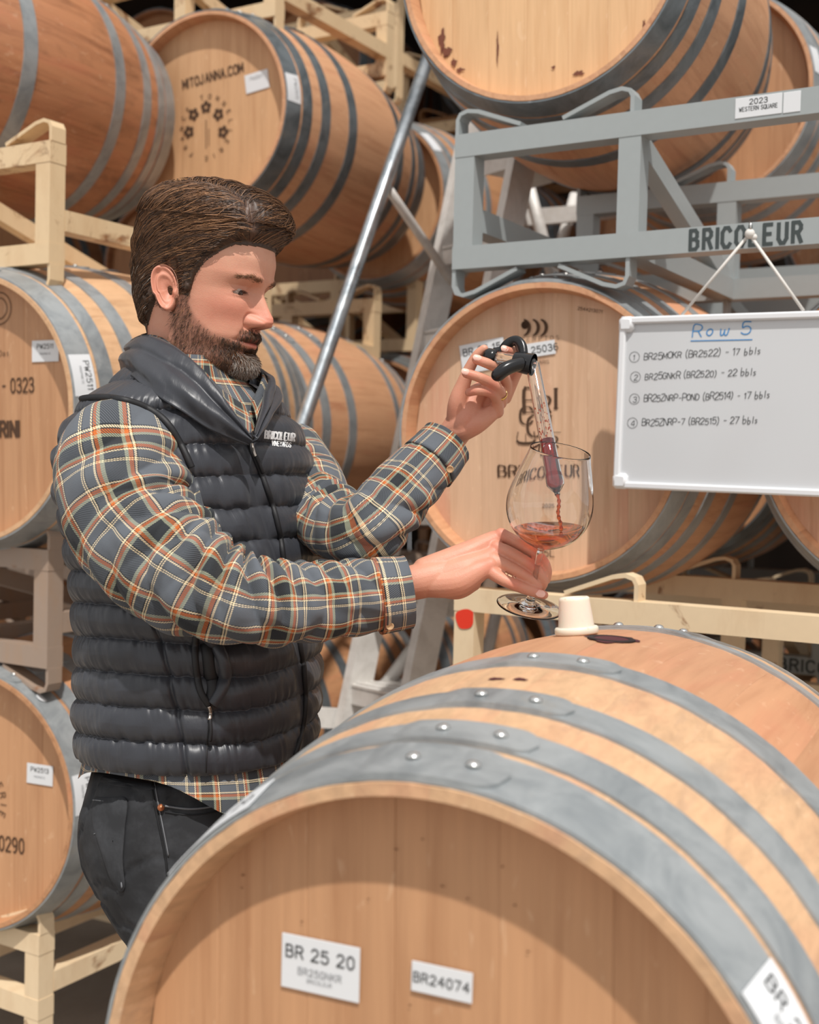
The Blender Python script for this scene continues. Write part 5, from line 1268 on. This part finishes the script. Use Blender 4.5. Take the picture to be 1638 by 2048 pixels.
chain(mb,[(430,1700,1.80,120),(436,1850,1.81,105),(445,2200,1.82,84),(452,2500,1.84,72),(452,2840,1.85,62)],n=28)
V,Fc=remesh(mb,.006,6)
cx=V[:,0]-PO[0];ang=np.arctan2(V[:,1]-1.74,V[:,0]-U(395,1600,1.74)[0])
nrm_=np.stack([np.cos(ang),np.sin(ang)],1);w=fnoise(ang*3,V[:,2]*14,95,3)*.006+(np.abs(fnoise(ang*1.5+V[:,2]*6,V[:,2]*10-ang,96,2))<.05)*-.003
V[:,:2]+=nrm_*w[:,None]
jeans=obj('jeans',mesh('jeans',put(V),Fc,M['denim'],True,uv=np.stack([ang*.16,V[:,2]],1)),person)
bj=bvh([jeans])
def sline(pts,r=.0011,mat='denim_pale',nm='stitching',lift=.0006,n=30): return surf_tube(bj,pts,r,nm,M[mat],jeans,lift,n,6)
def surf_patch(pts,name,mat,lift,th_=.0025):
    # outlined pocket: fan grid dropped onto the jeans
    pts=cat(pts+[pts[0]],49)[:-1];c=pts.mean(0);V=[];rings=[1,.97,.8,.6,.4,.2,.02]
    for k,s in enumerate(rings):
        for p in pts:
            q=c+(p-c)*s;d_=drop(bj,q[0],q[1],lift*(0 if k==0 else 1)+(-.001 if k==0 else 0));V.append((d_ if d_ is not None else U(q[0],q[1],1.6))-PO)
    return obj(name,mesh(name,V,grid(48,len(rings)),M[mat],True,uv=[(v[0],v[2]) for v in V]),jeans)
surf_patch([(188,1592),(222,1594),(254,1598),(250,1660),(246,1720),(250,1775),(240,1786),(222,1762),(200,1700),(184,1640)],'back_pocket','denim',.003)
sline([(186,1600),(220,1603),(252,1606)]);sline([(250,1600),(244,1660),(240,1720),(244,1776)],.0014);sline([(243,1605),(237,1660),(233,1720),(238,1770)],.0012,'denim_dark');sline([(188,1668),(205,1662),(222,1664),(238,1668)],.0008)
sline([(302,1562),(308,1600),(320,1660),(330,1710),(335,1750)],.0016,'denim_dark');sline([(309,1562),(315,1600),(327,1660),(337,1712)],.0009)
sline([(330,1612),(380,1618),(430,1612),(470,1600)],.0014);sline([(330,1624),(380,1630),(430,1624),(468,1612)],.0010,'denim_dark')
surf_patch([(205,1552),(300,1566),(300,1580),(206,1566)],'waistband','denim',.002)
p=drop(bj,322,1615,.001)
if p is not None:
    q=Vector(-ray(322,1615)).to_track_quat('Z','Y').to_matrix().to_4x4();mb=MB();mb.lathe([(.0048,0),(.0046,.0014),(.0026,.0016),(.002,.0028),(.0001,.003)],16,Matrix.Translation(p-PO)@q);mb.build('pocket_rivet',M['copper'],jeans,True)
for (px,d) in((378,1.70),(452,1.85)):
    c=U(px,2600,d);c=np.array([c[0],c[1],0]);mb=MB();v=[]
    n1=28;L_=[(0,.034,1),(.014,.036,1),(.03,.036,.98),(.055,.034,.9),(.085,.030,.62),(.10,.030,.5)]
    for z,wd_,ln in L_:
        for i in range(n1):
            t=2*math.pi*i/n1;v.append(c+np.array([.06*(ln)+math.cos(t)*.145*ln*(1 if ln>.7 else .8)-.06*(1-ln),math.sin(t)*(wd_+.012),z])-PO)
    mb.add(v,grid(n1,len(L_))+[tuple(range(n1))[::-1],tuple((len(L_)-1)*n1+i for i in range(n1))]);sh=mb.build('shoe',M['shoe'],person,True)
    MB().add([p*np.array([1,1,1])-np.array([0,0,0]) for p in [np.array(q)-np.array([0,0,0]) for q in v[:n1]]]+[np.array(q)+np.array([0,0,.012]) for q in v[:n1]],grid(n1,2)).build('sole',M['sole'],sh)
# ================================================================== glass, wine, thief
gd=1.605;g0=U(1058,1214,gd);gax=np.array([.165,-.29,1.]);gax/=np.linalg.norm(gax)
gq=Vector(gax).to_track_quat('Z','Y').to_matrix();GM=gq.to_4x4()
glass=thing('wine_glass','large balloon wine glass held tilted over the barrel, a little red wine inside','glass',g0,gq.to_euler())
cup=[(.0045,.080),(.010,.0835),(.022,.089),(.036,.098),(.047,.111),(.0535,.126),(.0555,.140),(.0545,.153),(.0505,.170),(.0455,.188),(.0410,.203),(.0385,.214)]
cc=cat(cup,44);nrm2=np.gradient(cc,axis=0);nrm2=np.stack([nrm2[:,1],-nrm2[:,0]],1);nrm2/=np.linalg.norm(nrm2,axis=1)[:,None]
inn=cc-nrm2*.0011;inn[0]=(.0001,.0835);inn=inn[inn[:,1]>=.0832]
stem=[(.0001,0),(.015,0),(.030,0),(.039,0),(.0415,0),(.0427,.0002),(.0432,.0008),(.0427,.0014),(.0415,.0016),(.039,.0017),(.030,.0021),(.016,.0032),(.008,.0065),(.0048,.015),(.0037,.035),(.0036,.06),(.0042,.074)]
MB().lathe(stem+[tuple(p) for p in cc]+[(cc[-1][0]-.0005,cc[-1][1]+.0007)]+[tuple(p) for p in inn[::-1]],72).build('glass_body',M['glass'],glass,True)
# wine in the bowl: inner volume cut by a tilted (swirling) surface
me=MB().lathe([(max(.0001,a-.0002),b) for a,b in inn]+[(.0001,inn[-1][1])],72).me('wine',M['wine']);bm=bmesh.new();bm.from_mesh(me)
pc=gq.inverted()@(Vector(U(1106,1058,1.565))-Vector(g0));pn=gq.inverted()@Vector((-.02,-.16,1)).normalized()
r=bmesh.ops.bisect_plane(bm,geom=bm.verts[:]+bm.edges[:]+bm.faces[:],plane_co=pc,plane_no=pn,clear_outer=True)
ed=[e for e in r['geom_cut'] if isinstance(e,bmesh.types.BMEdge)];bmesh.ops.contextual_create(bm,geom=ed);bmesh.ops.recalc_face_normals(bm,faces=bm.faces);bm.to_mesh(me);bm.free();me.shade_smooth();me.set_sharp_from_angle(angle=.6)
WG=obj('wine',me,None,label='red wine lying in the bowl of the tilted glass',cat_='wine');WG.location=g0;WG.rotation_euler=gq.to_euler()
# thief
ta=U(1064,724,1.64);tb=U(1115,990,1.553);tv=tb-ta;Lt=np.linalg.norm(tv);tq=Vector(tv).to_track_quat('Z','Y').to_matrix()
thief=thing('wine_thief','glass wine thief with black rubber handle, dripping wine into the glass','wine thief',ta,tq.to_euler())
ro=[(.0095,.004),(.0098,Lt*.3),(.0102,Lt*.6),(.0106,Lt*.86),(.0118,Lt*.895),(.0114,Lt*.925),(.0065,Lt*.962),(.0036,Lt*.98),(.0034,Lt*.998)]
ri=[(a-.0013,b) for a,b in ro]
MB().lathe(ro+[(ri[-1][0],Lt)]+ri[::-1],36,closed=True).build('glass_tube',M['glass'],thief,True,60)
wz=(885-724)/(990-724)*Lt
rw=[(.0001,wz),(.0089,wz),(.0091,Lt*.84),(.0103,Lt*.895),(.0099,Lt*.922),(.0052,Lt*.96),(.0022,Lt*.985),(.0001,Lt*.996)]
mb=MB();mb.lathe(rw,28);ww_=mb.build('wine',M['wine_deep'],thief,True,50,label='wine inside the tube')
ti=tq.inverted()
def Tl(p): return np.array((ti@Vector(np.array(p)-ta))[:])
h0=U(1062,729,1.636);h1=U(972,712,1.662)
MB().tube([Tl(h0+(h1-h0)*t) for t in(-.03,.3,.6,.9)],.0093,24).build('glass_cross_tube',M['glass'],thief,True)
mb=MB();mb.tube([Tl(h0+(h1-h0)*t) for t in(-.05,0,.2,.36)],[.0150,.0148,.0140,.0128],24,caps=False);mb.tube([Tl(h0+(h1-h0)*t) for t in(-.05,0,.2,.36)],[.0095,.0095,.0095,.0095],24,caps=False);mb.build('rubber_cap',M['rubber'],thief,True)
MB().tube([Tl(h0+(h1-h0)*t) for t in(.76,.85,.95,1.02)],[.0105,.0115,.0115,.009],20).build('rubber_collar',M['rubber'],thief,True)
mb=MB();q=tq.inverted()@(Vector(h0-h1).to_track_quat('Z','Y').to_matrix());mb.lathe([(.0094,0),(.0085,.003),(.006,.005),(.0001,.0058)],24,Matrix.Translation(Tl(h0+(h0-h1)*.02))@q.to_4x4());mb.build('glass_end',M['glass'],thief,True)
L1=[(1045,727,1.632),(1025,732,1.626),(1008,740,1.622),(996,750,1.622),(990,756,1.625)]
MB().tube([Tl(p) for p in cat([U(*p) for p in L1],16)],np.interp(np.linspace(0,1,16),[0,.4,.8,1],[.0100,.0108,.0105,.0070]),16,flat=.85).build('finger_wing',M['rubber'],thief,True)
L2=[(1045,712,1.648),(1043,695,1.652),(1036,684,1.656),(1026,682,1.660),(1014,690,1.664),(1005,702,1.668),(990,708,1.670)]
MB().tube([Tl(p) for p in cat([U(*p) for p in L2],22)],np.interp(np.linspace(0,1,22),[0,.25,.5,.8,1],[.0065,.006,.0045,.005,.006]),14,flat=1.5).build('finger_wing',M['rubber'],thief,True)
# drips in the tube, pouring stream
mb=MB()
for i in range(46):
    a=rng.uniform(0,6.28);z=rng.uniform(.3,.56)*Lt if i%3 else rng.uniform(.5,.6)*Lt;mb.sphere((.0074*math.cos(a),.0074*math.sin(a),z),rng.uniform(.0004,.0011),6,5,(1,1,1.8))
mb.build('wine_drips',M['wine'],ww_,True,kind='stuff')
e=U(1121,1062,1.548);pts=[tb+(e-tb)*t+np.array([.0012*math.sin(t*9),0,0]) for t in np.linspace(-.02,1,26)]
tbm=MB().tube(pts,[.0022+.0006*math.sin(k*1.7) for k in range(26)],12)
pr=tbm.build('wine_stream',M['wine'],None,True,label='thin stream of red wine pouring from the thief tip into the glass',cat_='wine')
